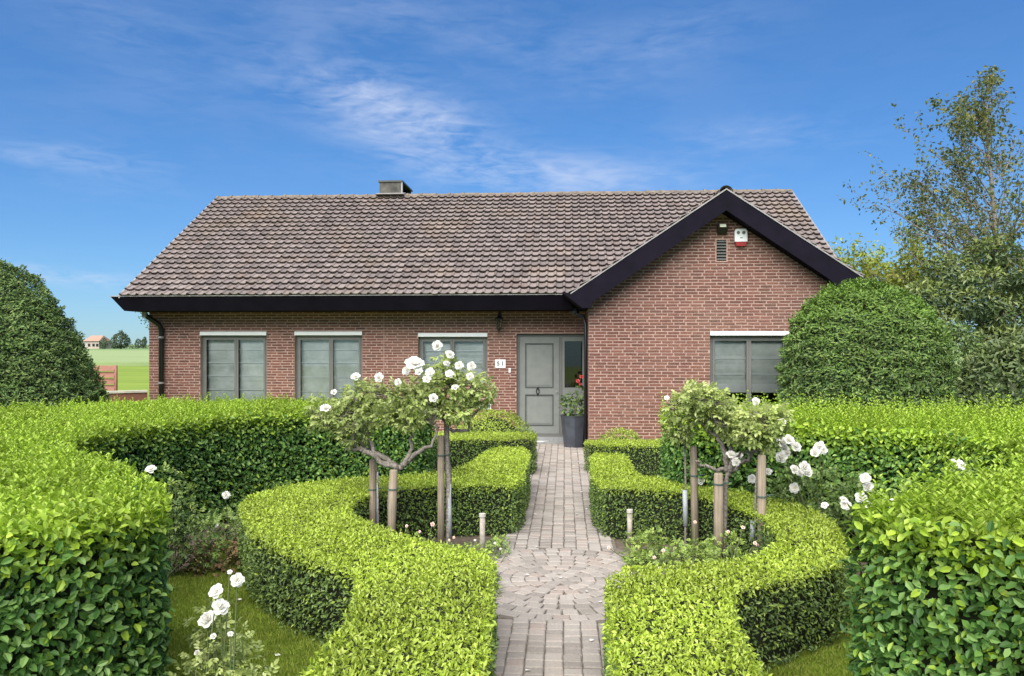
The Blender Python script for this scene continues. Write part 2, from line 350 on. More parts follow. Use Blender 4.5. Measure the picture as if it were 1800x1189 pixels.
def hedge(name, label, outline, h, lm, leaf, dens_top, dens_side, shoots=0, shoot_h=.1, near_leaves=0, simple_=True, cat='hedge', group=None, yb=.10, width=.5, jit=.05, side_cut=None, lump=.02, seed=0., deep=.5):
    ring = resample(outline); n = len(ring); A = .5 * np.sum(ring[:, 0] * np.roll(ring[:, 1], -1) - np.roll(ring[:, 0], -1) * ring[:, 1])
    if A < 0: ring = ring[::-1]; A = -A
    t = np.roll(ring, -1, 0) - np.roll(ring, 1, 0); nrm = np.stack([t[:, 1], -t[:, 0]], 1); nrm = norm(nrm)
    c = ring.mean(0); root = thing(name, label, cat, (c[0], c[1], 0), group); off = np.array([c[0], c[1], 0])
    # solid dark core, added to block light inside the leaves
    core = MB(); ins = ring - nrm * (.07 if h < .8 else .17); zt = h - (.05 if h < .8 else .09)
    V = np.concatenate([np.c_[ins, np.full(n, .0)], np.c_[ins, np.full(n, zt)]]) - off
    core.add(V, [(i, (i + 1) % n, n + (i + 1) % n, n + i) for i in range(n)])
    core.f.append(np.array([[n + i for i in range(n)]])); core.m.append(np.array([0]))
    core.build('dark_core', M['core_shade'], root)
    # sides
    seg = np.linalg.norm(np.roll(ring, -1, 0) - ring, axis=1); per = seg.sum(); k = int(per * h * dens_side)
    idx = rng.choice(n, k, p=seg / per); u = rng.random(k)[:, None]
    xy = ring[idx] * (1 - u) + np.roll(ring, -1, 0)[idx] * u; nn = norm(nrm[idx] * (1 - u) + np.roll(nrm, -1, 0)[idx] * u)
    z = rng.random(k) ** .9 * h + .01
    keep = np.ones(k, bool) if side_cut is None else side_cut(xy); xy, nn, z = xy[keep], nn[keep], z[keep]; k = len(xy)
    N3 = np.c_[nn, np.zeros(k)]; P = np.c_[xy, z]
    P = P + N3 * (wob(P, lump, 3.1, seed) - rng.random(k) ** 1.4 * (jit + .03))[:, None]
    D = N3 * .45 + rv(k) * .75 + np.array([0, 0, -.10]); Nf = N3 * 1.0 + np.array([0, 0, .75]) + rv(k) * .55
    gs = np.clip((z - (h - yb)) / yb, 0, 1) * (rng.random(k) < .9) * (.5 + .7 * rng.random(k)) + (rng.random(k) < .10) * .6
    sz = leaf * (.7 + .6 * rng.random(k))
    allP = [(P, D, Nf, sz, np.clip(gs, 0, 1))]
    # top
    lo, hi = ring.min(0), ring.max(0); kt = int((hi - lo).prod() * dens_top)
    T = lo + rng.random((kt, 2)) * (hi - lo); T = T[inpoly(T, ring)]; kt = len(T)
    P = np.c_[T, np.full(kt, h)]; P[:, 2] += wob(P, lump * .8, 2.1, seed + 3) - rng.random(kt) * jit
    D = rv(kt) * .8 + np.array([0, 0, .55]); Nf = rv(kt) * .75 + np.array([0, 0, 1.])
    allP.append((P, D, Nf, leaf * (.65 + .55 * rng.random(kt)), .75 + .25 * rng.random(kt)))
    # upright new shoots with paired leaves
    if shoots:
        ks = int(A * shoots); T = lo + rng.random((ks * 4, 2)) * (hi - lo); T = T[inpoly(T, ring)][:ks]; ks = len(T)
        hh = shoot_h * (.35 + .9 * rng.random(ks) ** 2.0); lean = np.c_[rng.normal(size=(ks, 2)) * .22, np.ones(ks)]
        for j in range(6):
            f = (j + .6) / 6; B = np.c_[T, np.full(ks, h - .02)] + lean * (hh * f)[:, None]
            a = rng.random(ks) * 6.28
            for s in (0, math.pi):
                Dh = np.c_[np.cos(a + s), np.sin(a + s), np.full(ks, .7 + .6 * f)]
                allP.append((B, Dh, np.c_[-np.cos(a + s) * .7, -np.sin(a + s) * .7, np.ones(ks)], leaf * (.95 - .35 * f) * (.8 + .3 * rng.random(ks)), np.full(ks, .9)))
    P, D, Nf, sz, g = [np.concatenate([a[i] for a in allP]) for i in range(5)]
    if near_leaves:                               # the leaves that show largest stand as parts of their own
        d = -math.sin(YAW) * P[:, 0] + math.cos(YAW) * P[:, 1]; r = math.cos(YAW) * P[:, 0] + math.sin(YAW) * P[:, 1]
        px = 900 + F * r / d; py = 606 - F * (P[:, 2] - CH) / d
        facing = (Nf * (np.array([0, 0, CH]) - P)).sum(1) > 0
        ok = (px > 10) & (px < 1790) & (py < 1180) & (py > 640) & facing; score = np.where(ok, sz / d + rng.random(len(d)) * .002, 0)
        pick = np.argsort(-score)[:near_leaves]; rest = np.ones(len(P), bool); rest[pick] = False
        lmb = MB(); leaves(lmb, np.zeros((1, 3)), np.array([[1., 0, 0]]), np.array([[0, 0, 1.]]), 1.0, width)
        me = lmb.mesh('leaf', lm); me2 = me.copy()
        at_ = me2.attributes.new('growth', 'FLOAT', 'POINT'); at_.data.foreach_set('value', np.full(len(me2.vertices), .9, np.float32))
        for i in pick:
            x = norm(D[i]); y = -norm(np.cross(x, Nf[i])); zz = np.cross(x, y)
            o = link('leaf', me2 if g[i] > .5 else me, root)
            mt = Matrix((( x[0], y[0], zz[0], P[i, 0] - off[0]), (x[1], y[1], zz[1], P[i, 1] - off[1]), (x[2], y[2], zz[2], P[i, 2]), (0, 0, 0, 1))) @ Matrix.Scale(float(sz[i]), 4)
            o.matrix_basis = mt
        P, D, Nf, sz, g = P[rest], D[rest], Nf[rest], sz[rest], g[rest]
    mb = MB(); leaves(mb, P - off, D, Nf, sz, width, g, simple_=simple_)
    mb.build('foliage', lm, root, kind='stuff'); return root

def blob_points(blobs, k, fill=.35, core=.55):
    """points on and in ellipsoid lobes, with outward normals"""
    B = np.array([b[:3] for b in blobs]); R = np.array([b[3:6] for b in blobs]); w = (R[:, 0] * R[:, 1] + R[:, 0] * R[:, 2]); w = w / w.sum()
    i = rng.choice(len(B), k, p=w); d = rv(k); rad = 1 - rng.random(k) ** 1.6 * fill
    P = B[i] + d * R[i] * rad[:, None]; N = norm(d / R[i])
    inside = np.zeros(k, bool)
    for j in range(len(B)):
        inside |= (((P - B[j]) / R[j]) ** 2).sum(1) < core
    return P[~inside], N[~inside]

# ------------------------------------------------------------------ ground, fields, far country
gb = MB(); gb.add([(-3000, -40, -.03), (3000, -40, -.03), (3000, 4000, -.03), (-3000, 4000, -.03)], [(0, 1, 2, 3)])
gb.build('ground', M['meadow'], kind='structure')
fb = MB(); fb.add([(-11.0, -12, -.006), (9.5, -12, -.006), (9.5, 17, -.006), (-11.0, 17, -.006)], [(0, 1, 2, 3)]); fb.build('lawn_ground', M['lawn'], kind='structure')
fb = MB(); fb.box(-400, 260, 72, 232, -.02, .32); fb.build('crop_field', M['crop'], kind='structure')
fb = MB(); fb.box(-900, 900, 240, 1200, -.02, .35); fb.build('far_field', M['farcrop'], kind='structure')
def bed(name, poly, z=.002, m='soil'):
    b = MB(); n = len(poly); b.add([(x, y, z) for x, y in poly], [tuple(range(n))]); return b.build(name, M[m], kind='structure')

# far country seen past the left end of the house
def far_house(label, px0, px1, ytop, yeave, ybase, Y, wm, rm, name):
    a = at(px0, yeave, Y=Y); b = at(px1, yeave, Y=Y); zt = at(px0, ytop, Y=Y)[2]; ze = a[2]; z0 = 0.3
    c = ((a[0] + b[0]) / 2, Y + 4); r = thing(name, label, 'house', (c[0], c[1], z0))
    hw = (b[0] - a[0]) / 2; w = MB(); w.box(-hw, hw, -4, 4, 0, ze - z0); w.build('wall', wm, r)
    rf = MB(); rise = zt - ze
    rf.prism([(-4.5, ze - z0), (4.5, ze - z0), (0, zt - z0)], 'x', -hw - .4, hw + .4); rf.v[-1][:, 2] += 0.003
    V = rf.v[0]; top = V[:, 2] > ze - z0 + .5; V[top, 0] *= .72
    rf.build('roof', rm, r)
    for x in (-.5, .1, .6):
        q = MB(); q.box(x * hw, x * hw + 1, -4.05, -4.0, .9, 2.0); q.build('window', M['black'], r)
    return r
far_house('small far farmhouse with a tan hipped roof beyond the crop field', 148, 174, 590, 600, 606, 300, M['farwall'], M['farroof'], 'farmhouse')
far_house('pale far house half hidden behind the clipped yew cone', 112, 124, 591, 596, 606, 330, M['palewall'], M['zinc'], 'far_house')
def far_tree(label, px, ytop, w, Y, kind='bushy_tree', m='fartree', k=900):
    a = at(px, ytop, Y=Y); H = a[2]; W = w / F * Y; r = thing(kind, label, 'tree', (a[0], Y, 0), 'trees on the horizon')
    blobs = [(rng.normal() * W * .22, rng.normal() * W * .2, H * (.5 + .1 * rng.normal()), W * .3, W * .3, H * .34) for _ in range(5)] + [(0, 0, H * .66, W * .22, W * .22, H * .33)]
    P, N = blob_points(blobs, k, .3); b = MB(); leaves(b, P, rv(len(P)) + N * .5, N + rv(len(P)) * .5, .045 * H * (1 + rng.random(len(P))) + .1, .8, simple_=True)
    b.build('crown', M[m], r, kind='stuff'); t = MB(); t.tube([(0, 0, 0), (0, 0, H * .5)], [.06 * W, .03 * W], 6); t.build('trunk', M['bark'], r)
far_tree('broad dark green tree right of the far farmhouse', 213, 581, 34, 290, k=2200)
far_tree('low dark bush beside the farmhouse roof', 183, 594, 16, 290)
far_tree('small round tree nearest the house corner on the horizon', 243, 595, 15, 310)
far_tree('tiny pointed tree against the left corner of the brick wall', 253, 593, 8, 320)
far_tree('dark tree just right of the pale far house', 132, 593, 16, 290)
fb = MB()
P, N = blob_points([(x, 330 + rng.normal() * 4, .6, 5.0, 3, 1.5) for x in np.arange(-330, 260, 7.0)], 14000, .3)
leaves(fb, P, rv(len(P)), N, .9, .8, simple_=True); fb.build('distant_hedgerow', M['fartree'], kind='stuff', label='dark line of hedgerow along the horizon')
P0 = at(270, 560, Y=34)
r = thing('roadside_tree', 'tree showing just below the left end of the eaves', 'tree', (P0[0] + 1.1, 34, 0))
P, N = blob_points([(0, 0, 3.5, 1.7, 1.6, 1.2), (1.0, .4, 2.9, 1.5, 1.5, 1.2), (.3, -.3, 2.4, 1.2, 1.2, .9)], 2400, .5)
b = MB(); leaves(b, P, rv(len(P)), N, .13, .6, simple_=True); b.build('crown', M['laurel'], r, kind='stuff')
t = MB(); t.tube([(0, 0, 0), (.1, 0, 1.5), (.3, 0, 3.2)], [.14, .1, .05], 7); t.build('trunk', M['bark'], r)
# terracotta board panel and low coping left of the house
x0, x1 = at(146, 650, Y=22)[0], at(202, 650, Y=22)[0]
r = thing('garden_screen', 'terracotta brown slatted garden screen beside the yew cone', 'fence', ((x0 + x1) / 2, 22, 0))
hw = (x1 - x0) / 2
for i in range(7):
    z = 1.40 - i * .185; s = MB(); s.prism([(-.055, z - .155), (-.030, z - .160), (.035, z - .005), (.010, z)], 'x', -hw, hw); s.build('slat', M['fence'], r)
for x in (-hw - .05, hw + .002):
    s = MB(); s.box(x, x + .05, -.03, .05, 0, 1.40); s.build('post', M['concrete'] if x < 0 else M['fence'], r)
a = at(120, 694, Y=17.6); b_ = at(258, 685, Y=18.6)
r = thing('low_garden_wall', 'low garden wall with a pale coping running up to the house corner', 'wall', (a[0], a[1], 0))
d = np.array([b_[0] - a[0], b_[1] - a[1]]); w = MB(); nx = np.array([-d[1], d[0]]) / np.linalg.norm(d) * .09
def qbox(mb, p, q, wv, z0, z1, mat=0):
    P = [p - wv, q - wv, q + wv, p + wv]; mb.prism([tuple(v) for v in P], 'z', z0, z1, mat)
w.box(0, 0.001, 0, .001, 0, .001); qbox(w, np.zeros(2), d, nx, 0, .85); w.build('wall_body', M['brick'], r)
w = MB(); qbox(w, np.zeros(2), d, nx * 1.3, .852, .90); w.build('coping', M['concrete'], r)

# ------------------------------------------------------------------ the house
WY, GY = 16.2, 14.7                    # main wall plane, gable-wing wall plane
XL, XR = -8.72, 5.05; XW = .438; XWR = 5.02
EZ = 2.676                              # soffit height
house = thing('bungalow', 'long red brick bungalow with brown tiled roof and black gable fascia', 'house', (0, 16, 0)); HO = np.array([0, 16, 0.])
class HB(MB):                           # house-local mesh builder
    def mesh(s, *a, **k):
        for v in s.v: v -= HO
        return MB.mesh(s, *a, **k)
BL, BH, BT = .207, .042, .012; CP = .056; HJ = .014
op_main = [(-7.615, -6.19, .62, 2.272), (-5.598, -4.171, .62, 2.272), (-3.009, -1.577, 1.262, 2.24), (-.985, .400, .0, 2.222)]
op_wing = [(2.634, 4.06, .80, 2.245), (2.75, 2.926, 3.52, 3.905)]
AX = 2.85; SL = .668                    # gable apex x, slope
def gable_top(x): return 4.42 - abs(x - AX) * SL
def wall_slab(name, x0, x1, y, ops, ztop, gable=False, th=.10):
    b = HB(); xs = sorted({x0, x1} | {o[0] for o in ops} | {o[1] for o in ops} | ({AX} if gable else set()))
    for a, c in zip(xs[:-1], xs[1:]):
        if c - a < 1e-5: continue
        mid = (a + c) / 2; cur = 0.0
        for o in sorted([o for o in ops if o[0] < mid < o[1]], key=lambda o: o[2]):
            if o[2] > cur + 1e-4: b.box(a, c, y, y + th, cur, o[2])
            cur = o[3]
        if gable: b.prism([(a, cur), (c, cur), (c, max(cur + .01, gable_top(c) + .1)), (a, max(cur + .01, gable_top(a) + .1))], 'y', y, y + th)
        else: b.box(a, c, y, y + th, cur, ztop)
    return b.build(name, M['mortar'], house)
wall_main = wall_slab('front_wall', XL, XW - .002, WY, op_main, EZ - .004)
wall_wing = wall_slab('gable_wall', XW, XWR, GY, op_wing, 0, True)
def courses(x0, x1, ops, zt, topf=None):
    out = []
    k = 0
    while k * CP < zt:
        z0 = k * CP + .008; z1 = z0 + BH; segs = [(x0, x1)]
        if topf is not None:
            half = (4.42 - z1) / SL
            if half <= .1: break
            segs = [(max(x0, AX - half), min(x1, AX + half))]
        for o in ops:
            if z1 > o[2] + .004 and z0 < o[3] - .004:
                ns = []
                for a, c in segs:
                    if o[0] > a + .02: ns.append((a, min(c, o[0])))
                    if o[1] < c - .02: ns.append((max(a, o[1]), c))
                    if o[0] <= a + .02 and o[1] <= a: pass
                segs = [(a, c) for a, c in ns if c - a > .02]
        off = (k % 2) * (BL + HJ) / 2 + (.07 if k % 5 == 3 else 0)
        for a, c in segs:
            j = math.floor((a - off) / (BL + HJ))
            while True:
                s = off + j * (BL + HJ); e = s + BL; j += 1
                if s > c - .01: break
                s2, e2 = max(s, a), min(e, c)
                if e2 - s2 > .025: out.append((s2, e2, z0, z1))
        k += 1
    return out
def add_bricks(mb, L_, y, proud=.007):
    A = np.array(L_); k = len(A); p = proud + rng.normal(size=k) * .0015; jz = rng.normal(size=k) * .0012
    x0, x1, z0, z1 = A[:, 0], A[:, 1], A[:, 2] + jz, A[:, 3] + jz; yf = y - p; yb = np.full(k, y + .02); e = .004
    V = np.stack([np.stack(q, 1) for q in [(x0, yb, z0), (x1, yb, z0), (x1, yb, z1), (x0, yb, z1), (x0 + e, yf, z0 + e), (x1 - e, yf, z0 + e), (x1 - e, yf, z1 - e), (x0 + e, yf, z1 - e)]], 1)
    f = np.array([[4, 5, 6, 7], [0, 1, 5, 4], [1, 2, 6, 5], [2, 3, 7, 6], [3, 0, 4, 7]])
    mb.add(V.reshape(-1, 3), (f[None] + (np.arange(k) * 8)[:, None, None]).reshape(-1, 4))
bm_ = courses(XL, XW - .01, op_main, EZ - .04)
b = HB(); add_bricks(b, bm_, WY); b.build('brick_courses', M['brick'], wall_main, kind='stuff')
bw = courses(XW, XWR, op_wing, 4.6, gable_top)
full = [i for i, q in enumerate(bw) if q[1] - q[0] > BL - .001 and q[0] < 2.6]
full.sort(key=lambda i: (bw[i][0] - .9) ** 2 * .6 + (bw[i][2] - 1.75) ** 2); own = set(full[:300])
b = HB(); add_bricks(b, [q for i, q in enumerate(bw) if i not in own], GY); b.build('brick_courses', M['brick'], wall_wing, kind='stuff')
tb_ = MB(); add_bricks(tb_, [(-BL / 2, BL / 2, -BH / 2, BH / 2)], 0); bme = tb_.mesh('brick', M['brick'])
for i in own:
    q = bw[i]; link('brick', bme, wall_wing, Vector(((q[0] + q[1]) / 2, GY - 16 + random.gauss(0, .001), (q[2] + q[3]) / 2 + random.gauss(0, .001))))
# side walls with their own courses
def side_wall(name, x, sgn, y0, y1, zt):
    b = HB(); b.box(min(x, x - sgn * .1), max(x, x - sgn * .1), y0, y1, 0, zt); w = b.build(name, M['mortar'], house)
    L_ = courses(y0, y1, [], zt - .05); A = MB(); add_bricks(A, L_, 0)
    bb = HB()
    for V, Fc in zip(A.v, A.f): bb.add(np.stack([x - sgn * V[:, 1], V[:, 0], V[:, 2]], 1), Fc)
    bb.build('brick_courses', M['brick'], w, kind='stuff')
side_wall('left_wall', XL, -1, WY + .101, 23.2, EZ)
side_wall('right_wall', XWR, 1, GY + .101, 23.2, EZ)
side_wall('wing_side_wall', XW, -1, GY + .101, WY - .012, EZ - .002)
b = HB(); b.box(XL, XWR, 23.2, 23.3, 0, EZ); b.build('back_wall', M['mortar'], house)
b = HB(); b.box(XL + .1, XWR - .1, 18.0, 18.1, 0.1, 2.6); b.box(XL + .1, XWR - .1, WY + .11, 23.1, 0.02, .1); b.box(XL + .1, XWR - .1, WY + .101, 23.1, EZ - .05, EZ - .01)
b.box(XW + .12, XWR - .12, GY + .11, WY + .1, .02, .1); b.box(XW + .12, XWR - .12, GY + .101, WY + .1, EZ - .05, EZ - .012)
b.build('dark_interior_box', M['dark'], house)  # dark box added behind the windows, its colour carries the room shade
b = HB(); b.box(-3.727, -3.713, WY - .010, WY - .001, .3, EZ - .03); b.build('expansion_joint', M['mortar'], wall_main)

# windows: frame, sashes, mullion, glass, roman blind with battens, roller box
def window(ops, y, label=None, blindz=None, bat=(), hem=None, sill=True, dk=0):
    x0, x1, z0, z1 = ops; W = link('window', None, house, None, label=label)
    yf = y + .085
    b = HB(); b.box(x0 + .003, x1 - .003, y - .03, yf + .02, z1 - .078, z1 - .004); b.build('roller_box', M['white'], W)
    for sx in (.2, .82):
        pass
    b = HB(); zt = z1 - .08; fw = .055
    b.box(x0 + .002, x0 + fw, yf, yf + .07, z0, zt); b.box(x1 - fw, x1 - .002, yf, yf + .07, z0, zt)
    b.box(x0 + fw, x1 - fw, yf, yf + .07, zt - .05, zt); b.box(x0 + fw, x1 - fw, yf, yf + .07, z0, z0 + .05)
    b.build('frame', M['frame'], W)
    xm = (x0 + x1) / 2 + dk
    for a, c in ((x0 + fw, xm), (xm, x1 - fw)):
        s = HB(); e = .042; yy = yf - .012
        s.box(a + .002, a + e, yy, yy + .05, z0 + .052, zt - .052); s.box(c - e, c - .002, yy, yy + .05, z0 + .052, zt - .052)
        s.box(a + e, c - e, yy, yy + .05, zt - .052 - e, zt - .052); s.box(a + e, c - e, yy, yy + .05, z0 + .052, z0 + .052 + e)
        s.build('sash', M['frame'], W)
        g = HB(); g.add([(a + e, yy + .025, z0 + .09), (c - e, yy + .025, z0 + .09), (c - e, yy + .025, zt - .09), (a + e, yy + .025, zt - .09)], [(0, 1, 2, 3)]); g.build('pane', M['glass'], W)
        bl = HB(); zb = blindz if blindz else z0 + .05; nseg = 14; top = zt - .06
        zs = np.linspace(top, zb, 26); ys = yf + .13 + .006 * np.sin(np.arange(26) * 1.7) + np.where(np.arange(26) % 5 == 0, -.006, 0)
        xs = np.linspace(a + .02, c - .02, 9); V = [(x, yv + .004 * math.sin(x * 23 + i), z) for i, (z, yv) in enumerate(zip(zs, ys)) for x in xs]
        bl.add(V, [(i * 9 + j, i * 9 + j + 1, i * 9 + j + 10, i * 9 + j + 9) for i in range(25) for j in range(8)]); bl.build('blind', M['blind'], W)
        for q in bat:
            t_ = HB(); t_.box(a + .02, c - .02, yf + .10, yf + .112, q - .012, q + .010); t_.build('batten', M['blindhem'], W)
        if hem:
            t_ = HB(); t_.box(a + .02, c - .02, yf + .098, yf + .108, zb, hem); t_.build('blind_hem', M['blindhem'], W)
    if sill:
        s = HB(); s.box(x0 - .02, x1 + .02, y - .03, yf, z0 - .045, z0 - .001); s.build('sill', M['stone'], W)
    # reveals
    return W
window(op_main[0], WY, 'leftmost front window with grey green roman blinds', None, (1.90, 1.62, 1.34, 1.05), dk=.03)
window(op_main[1], WY, 'second front window from the left', None, (1.90, 1.62, 1.32, 1.02), dk=.03)
window(op_main[2], WY, 'shorter front window behind the white roses', None, (1.87, 1.62,), 1.50, dk=-.02)
window(op_wing[0], GY, 'window in the gable wing beside the yew dome, blinds half a hand open', 1.12, (1.745, 1.455), 1.28)
# door with side light
dr = link('door', None, house, None)
dx0, dx1, dy = -.985, .400, WY + .10
b = HB(); fr_ = .05
b.box(dx0 + .002, dx0 + fr_, dy, dy + .08, .16, 2.21); b.box(dx1 - .020, dx1 - .002, dy, dy + .08, .16, 2.21); b.box(dx0 + fr_, dx1 - .020, dy, dy + .08, 2.16, 2.21)
b.box(-.115, -.055, dy, dy + .08, .16, 2.16); b.box(dx0 + fr_, dx1 - fr_, dy + .002, dy + .078, .12, .17)
b.build('door_frame', M['frame'], dr)
b = HB(); lx0, lx1 = dx0 + fr_ + .004, -.119; ly = dy + .012
b.box(lx0, lx1, ly + .012, ly + .05, .175, 2.155)
for q in ((lx0, lx0 + .115, .175, 2.155), (lx1 - .115, lx1, .175, 2.155), (lx0 + .115, lx1 - .115, .175, .34), (lx0 + .115, lx1 - .115, .98, 1.115), (lx0 + .115, lx1 - .115, 2.03, 2.155)):
    b.box(q[0], q[1], ly, ly + .0115, q[2], q[3])
leaf_ = b.build('door_leaf', M['door'], dr)
for (z0, z1) in ((.34, .98), (1.115, 2.03)):
    b = HB(); a, c = lx0 + .115, lx1 - .115; w = .022
    for q in ((a, a + w, z0, z1), (c - w, c, z0, z1), (a + w, c - w, z0, z0 + w), (a + w, c - w, z1 - w, z1)): b.box(q[0], q[1], ly - .012, ly + .011, q[2], q[3])
    b.build('door_moulding', M['groove'], dr)
    b = HB(); b.box(a + .05, c - .05, ly + .004, ly + .0118, z0 + .05, z1 - .05); b.build('door_panel', M['door'], dr)
b = HB(); b.tube([( -.555 + .028 * math.cos(t), ly - .022, 1.045 + .06 * math.sin(t)) for t in np.linspace(0, 2 * math.pi, 13)], .008, 6, cap=False)
b.box(-.57, -.54, ly - .03, ly - .001, 1.09, 1.13); b.lathe([(.004, -.02), (.014, -.01), (.014, .01), (.004, .02)], (-.555, ly - .022, .985), 8); b.build('door_knocker', M['black'], dr)
b = HB(); b.box(-.575, -.535, ly - .004, ly - .0005, 1.88, 1.895); b.build('peephole', M['zinc'], dr)
b = HB(); b.box(-.19, -.155, ly - .006, ly - .0005, .99, 1.06); b.tube([(-.172, ly - .05, 1.03), (-.172, ly, 1.03)], .012, 8); b.build('lock_plate', M['zinc'], dr)
b = HB(); sx0, sx1 = -.053, dx1 - .022
b.box(sx0, sx0 + .045, dy + .01, dy + .06, .172, 2.155); b.box(sx1 - .022, sx1, dy + .01, dy + .06, .172, 2.155); b.box(sx0 + .045, sx1 - .022, dy + .01, dy + .06, 2.07, 2.155); b.box(sx0 + .045, sx1 - .022, dy + .01, dy + .06, .172, 1.12)
b.build('side_light_frame', M['door'], dr)
b = HB(); b.add([(sx0 + .045, dy + .035, 1.12), (sx1 - .022, dy + .035, 1.12), (sx1 - .022, dy + .035, 2.07), (sx0 + .045, dy + .035, 2.07)], [(0, 1, 2, 3)]); b.build('side_light_pane', M['glass'], dr)
b = HB()
for i in range(9): b.box(sx0 + .0455 + i * .0195, sx0 + .0458 + i * .0195, dy + .028, dy + .031, 1.125, 2.065)
b.build('window_grille', M['black'], dr)
b = HB(); b.box(dx0 - .02, dx1 + .08, WY - .10, WY + .18, 0, .118); b.build('doorstep', M['stone'], house)
b = HB(); b.box(dx0 + .06, dx1 - .2, WY - .34, WY - .104, 0, .055); b.build('doorstep', M['stone'], house)
t = thing('door_mat', 'pale mat lying on the lower step left of the planter', 'doormat', (-.42, WY - .27, .0555)); b = MB(); b.prism([(-.30, -.075), (.0, -.075), (.10, .075), (-.30, .075)], 'z', 0, .012); b.build('mat', M['palestone'], t)
# fascia and soffits
def fascia_main():
    b = HB(); prof = [(15.30, 2.952), (15.46, EZ), (WY + .06, EZ), (WY + .06, 2.95)]
    n = 4; xa0, xa1, xb = -9.03, -8.84, -.02
    V = [(xa0 if z > 2.8 else xa1, y, z) for y, z in prof] + [(xb - (0 if z > 2.8 else -.2), y, z) for y, z in prof]
    b.add(V, [(0, 1, 5, 4), (1, 2, 6, 5), (2, 3, 7, 6), (3, 0, 4, 7)]); b.f.append(np.array([[3, 2, 1, 0]]) + b.n - 8); b.m.append(np.array([0])); b.f.append(np.array([[4, 5, 6, 7]]) + b.n - 8); b.m.append(np.array([0]))
    return b
fascia_main().build('eaves_fascia', M['fascia'], house)
b = HB(); b.box(-9.04, -.03, 15.285, 15.31, 2.954, 2.972); b.build('gutter_edge', M['zinc'], house)
# verge of the gable: two boards meeting at the apex, with soffits behind
VY0, VY1 = 14.30, 14.335; ZA = 4.735
def vtop(x): return ZA - abs(x - AX) * SL
for sgn in (-1, 1):
    b = HB()
    if sgn < 0: poly = [(AX, ZA), (AX, ZA - .36), (.46, vtop(.46) - .43 + .03), (.46, EZ - .02), (.30, EZ - .02), (-.04, 2.93), (.13, 2.93 - .01), (.15, vtop(.15))]
    else: poly = [(AX, ZA), (5.20, vtop(5.20)), (5.20, vtop(5.20) - .03), (4.80, 2.97), (4.62, vtop(4.62) - .40), (AX, ZA - .36)]
    if sgn < 0: poly = [(AX, ZA), (AX, ZA - .36), (.47, vtop(.47) - .40), (.47, EZ - .02), (.31, EZ - .02), (-.05, 2.93), (.10, 2.93)]
    b.prism(poly, 'y', VY0, VY1); b.build('verge_board', M['fascia'], house)
    b = HB(); x1 = .10 if sgn < 0 else 5.20
    b.prism([(AX, ZA + .003), (x1, vtop(x1) + .003), (x1, vtop(x1) + .026), (AX, ZA + .030)], 'y', VY0 - .012, VY0 + .06); b.build('verge_trim', M['zinc'], house)
    b = HB(); x1 = .34 if sgn < 0 else XWR + .05; zz = -.355
    b.prism([(AX, ZA + zz), (x1, vtop(x1) + zz - .0), (x1, vtop(x1) + zz + .02), (AX, ZA + zz + .02)], 'y', VY1, GY - .003); b.build('verge_soffit', M['fascia'], house)
b = HB(); b.prism([(-.05, 2.93), (.31, EZ - .02), (XW - .012, EZ - .02), (XW - .012, 2.93)], 'y', VY1, 15.35); b.build('wing_eaves_fascia', M['fascia'], house)
# roof decks
RS = (5.735 - 2.965) / (19.746 - 15.30); RX0, RX1 = -8.83, 5.47; RY0, RY1, RZ0, RZ1 = 15.30, 19.746, 2.955, 5.715
roof = HB()
roof.add([(RX0, RY0, RZ0), (RX1, RY0, RZ0), (RX1, RY1, RZ1), (RX0, RY1, RZ1), (RX1, 2 * RY1 - RY0, RZ0), (RX0, 2 * RY1 - RY0, RZ0)], [(0, 1, 2, 3), (3, 2, 4, 5)])
roof.add([(RX0 + .02, RY0 + .1, RZ0 - .05), (RX0 + .02, RY1, RZ1 - .1), (RX0 + .02, 2 * RY1 - RY0 - .1, RZ0 - .05)], [(0, 1, 2)]); roof.add([(RX1 - .02, RY0 + .1, RZ0 - .05), (RX1 - .02, RY1, RZ1 - .1), (RX1 - .02, 2 * RY1 - RY0 - .1, RZ0 - .05)], [(0, 2, 1)])
roof_o = roof.build('roof', M['fascia'], house)
TW, TE = .172, .2385; nrow = 22; ncol = int((RX1 - RX0) / TW)
TW = (RX1 - RX0) / ncol; slopeL = math.hypot(RY1 - RY0, RZ1 - RZ0); TE = slopeL / (nrow - .25)
up = np.array([0, RY1 - RY0, RZ1 - RZ0]) / slopeL; nrmR = np.array([0, -up[2], up[1]])
# one tile: flat trough, roll on its left, thick lower edge
def tile_template():
    xs = np.array([0, .10, .18, .27, .36, .62, .88, 1.0]) * TW; zp = np.array([.014, .030, .034, .024, .006, .0, .004, .012])
    V = []; 
    for (s, dz) in ((0, .054), (TE + .03, .0)):
        for x, z in zip(xs, zp): V.append((x, s, z + dz + .004))
    for x, z in zip(xs, zp): V.append((x, .055, z - .014))
    k = len(xs); Fc = [(i, i + 1, k + i + 1, k + i) for i in range(k - 1)] + [(2 * k + i, 2 * k + i + 1, i + 1, i) for i in range(k - 1)]
    Fc += [(0, k, 2 * k, 2 * k), ] and []
    return np.array(V), np.array(Fc)
TV, TF = tile_template()
def tile_xf(x, s, o, ux, un, upv, V=TV): return o + x * ux + V[:, 0:1] * ux + (V[:, 1:2] + s) * upv + V[:, 2:3] * un
mb_t = MB(); mb_t.add(TV @ np.array([[1, 0, 0], [0, up[1], up[2]], [0, nrmR[1], nrmR[2]]]), TF); tile_me = mb_t.mesh('roof_tile', M['tile'])
rest = HB(); cnt = 0
order = []
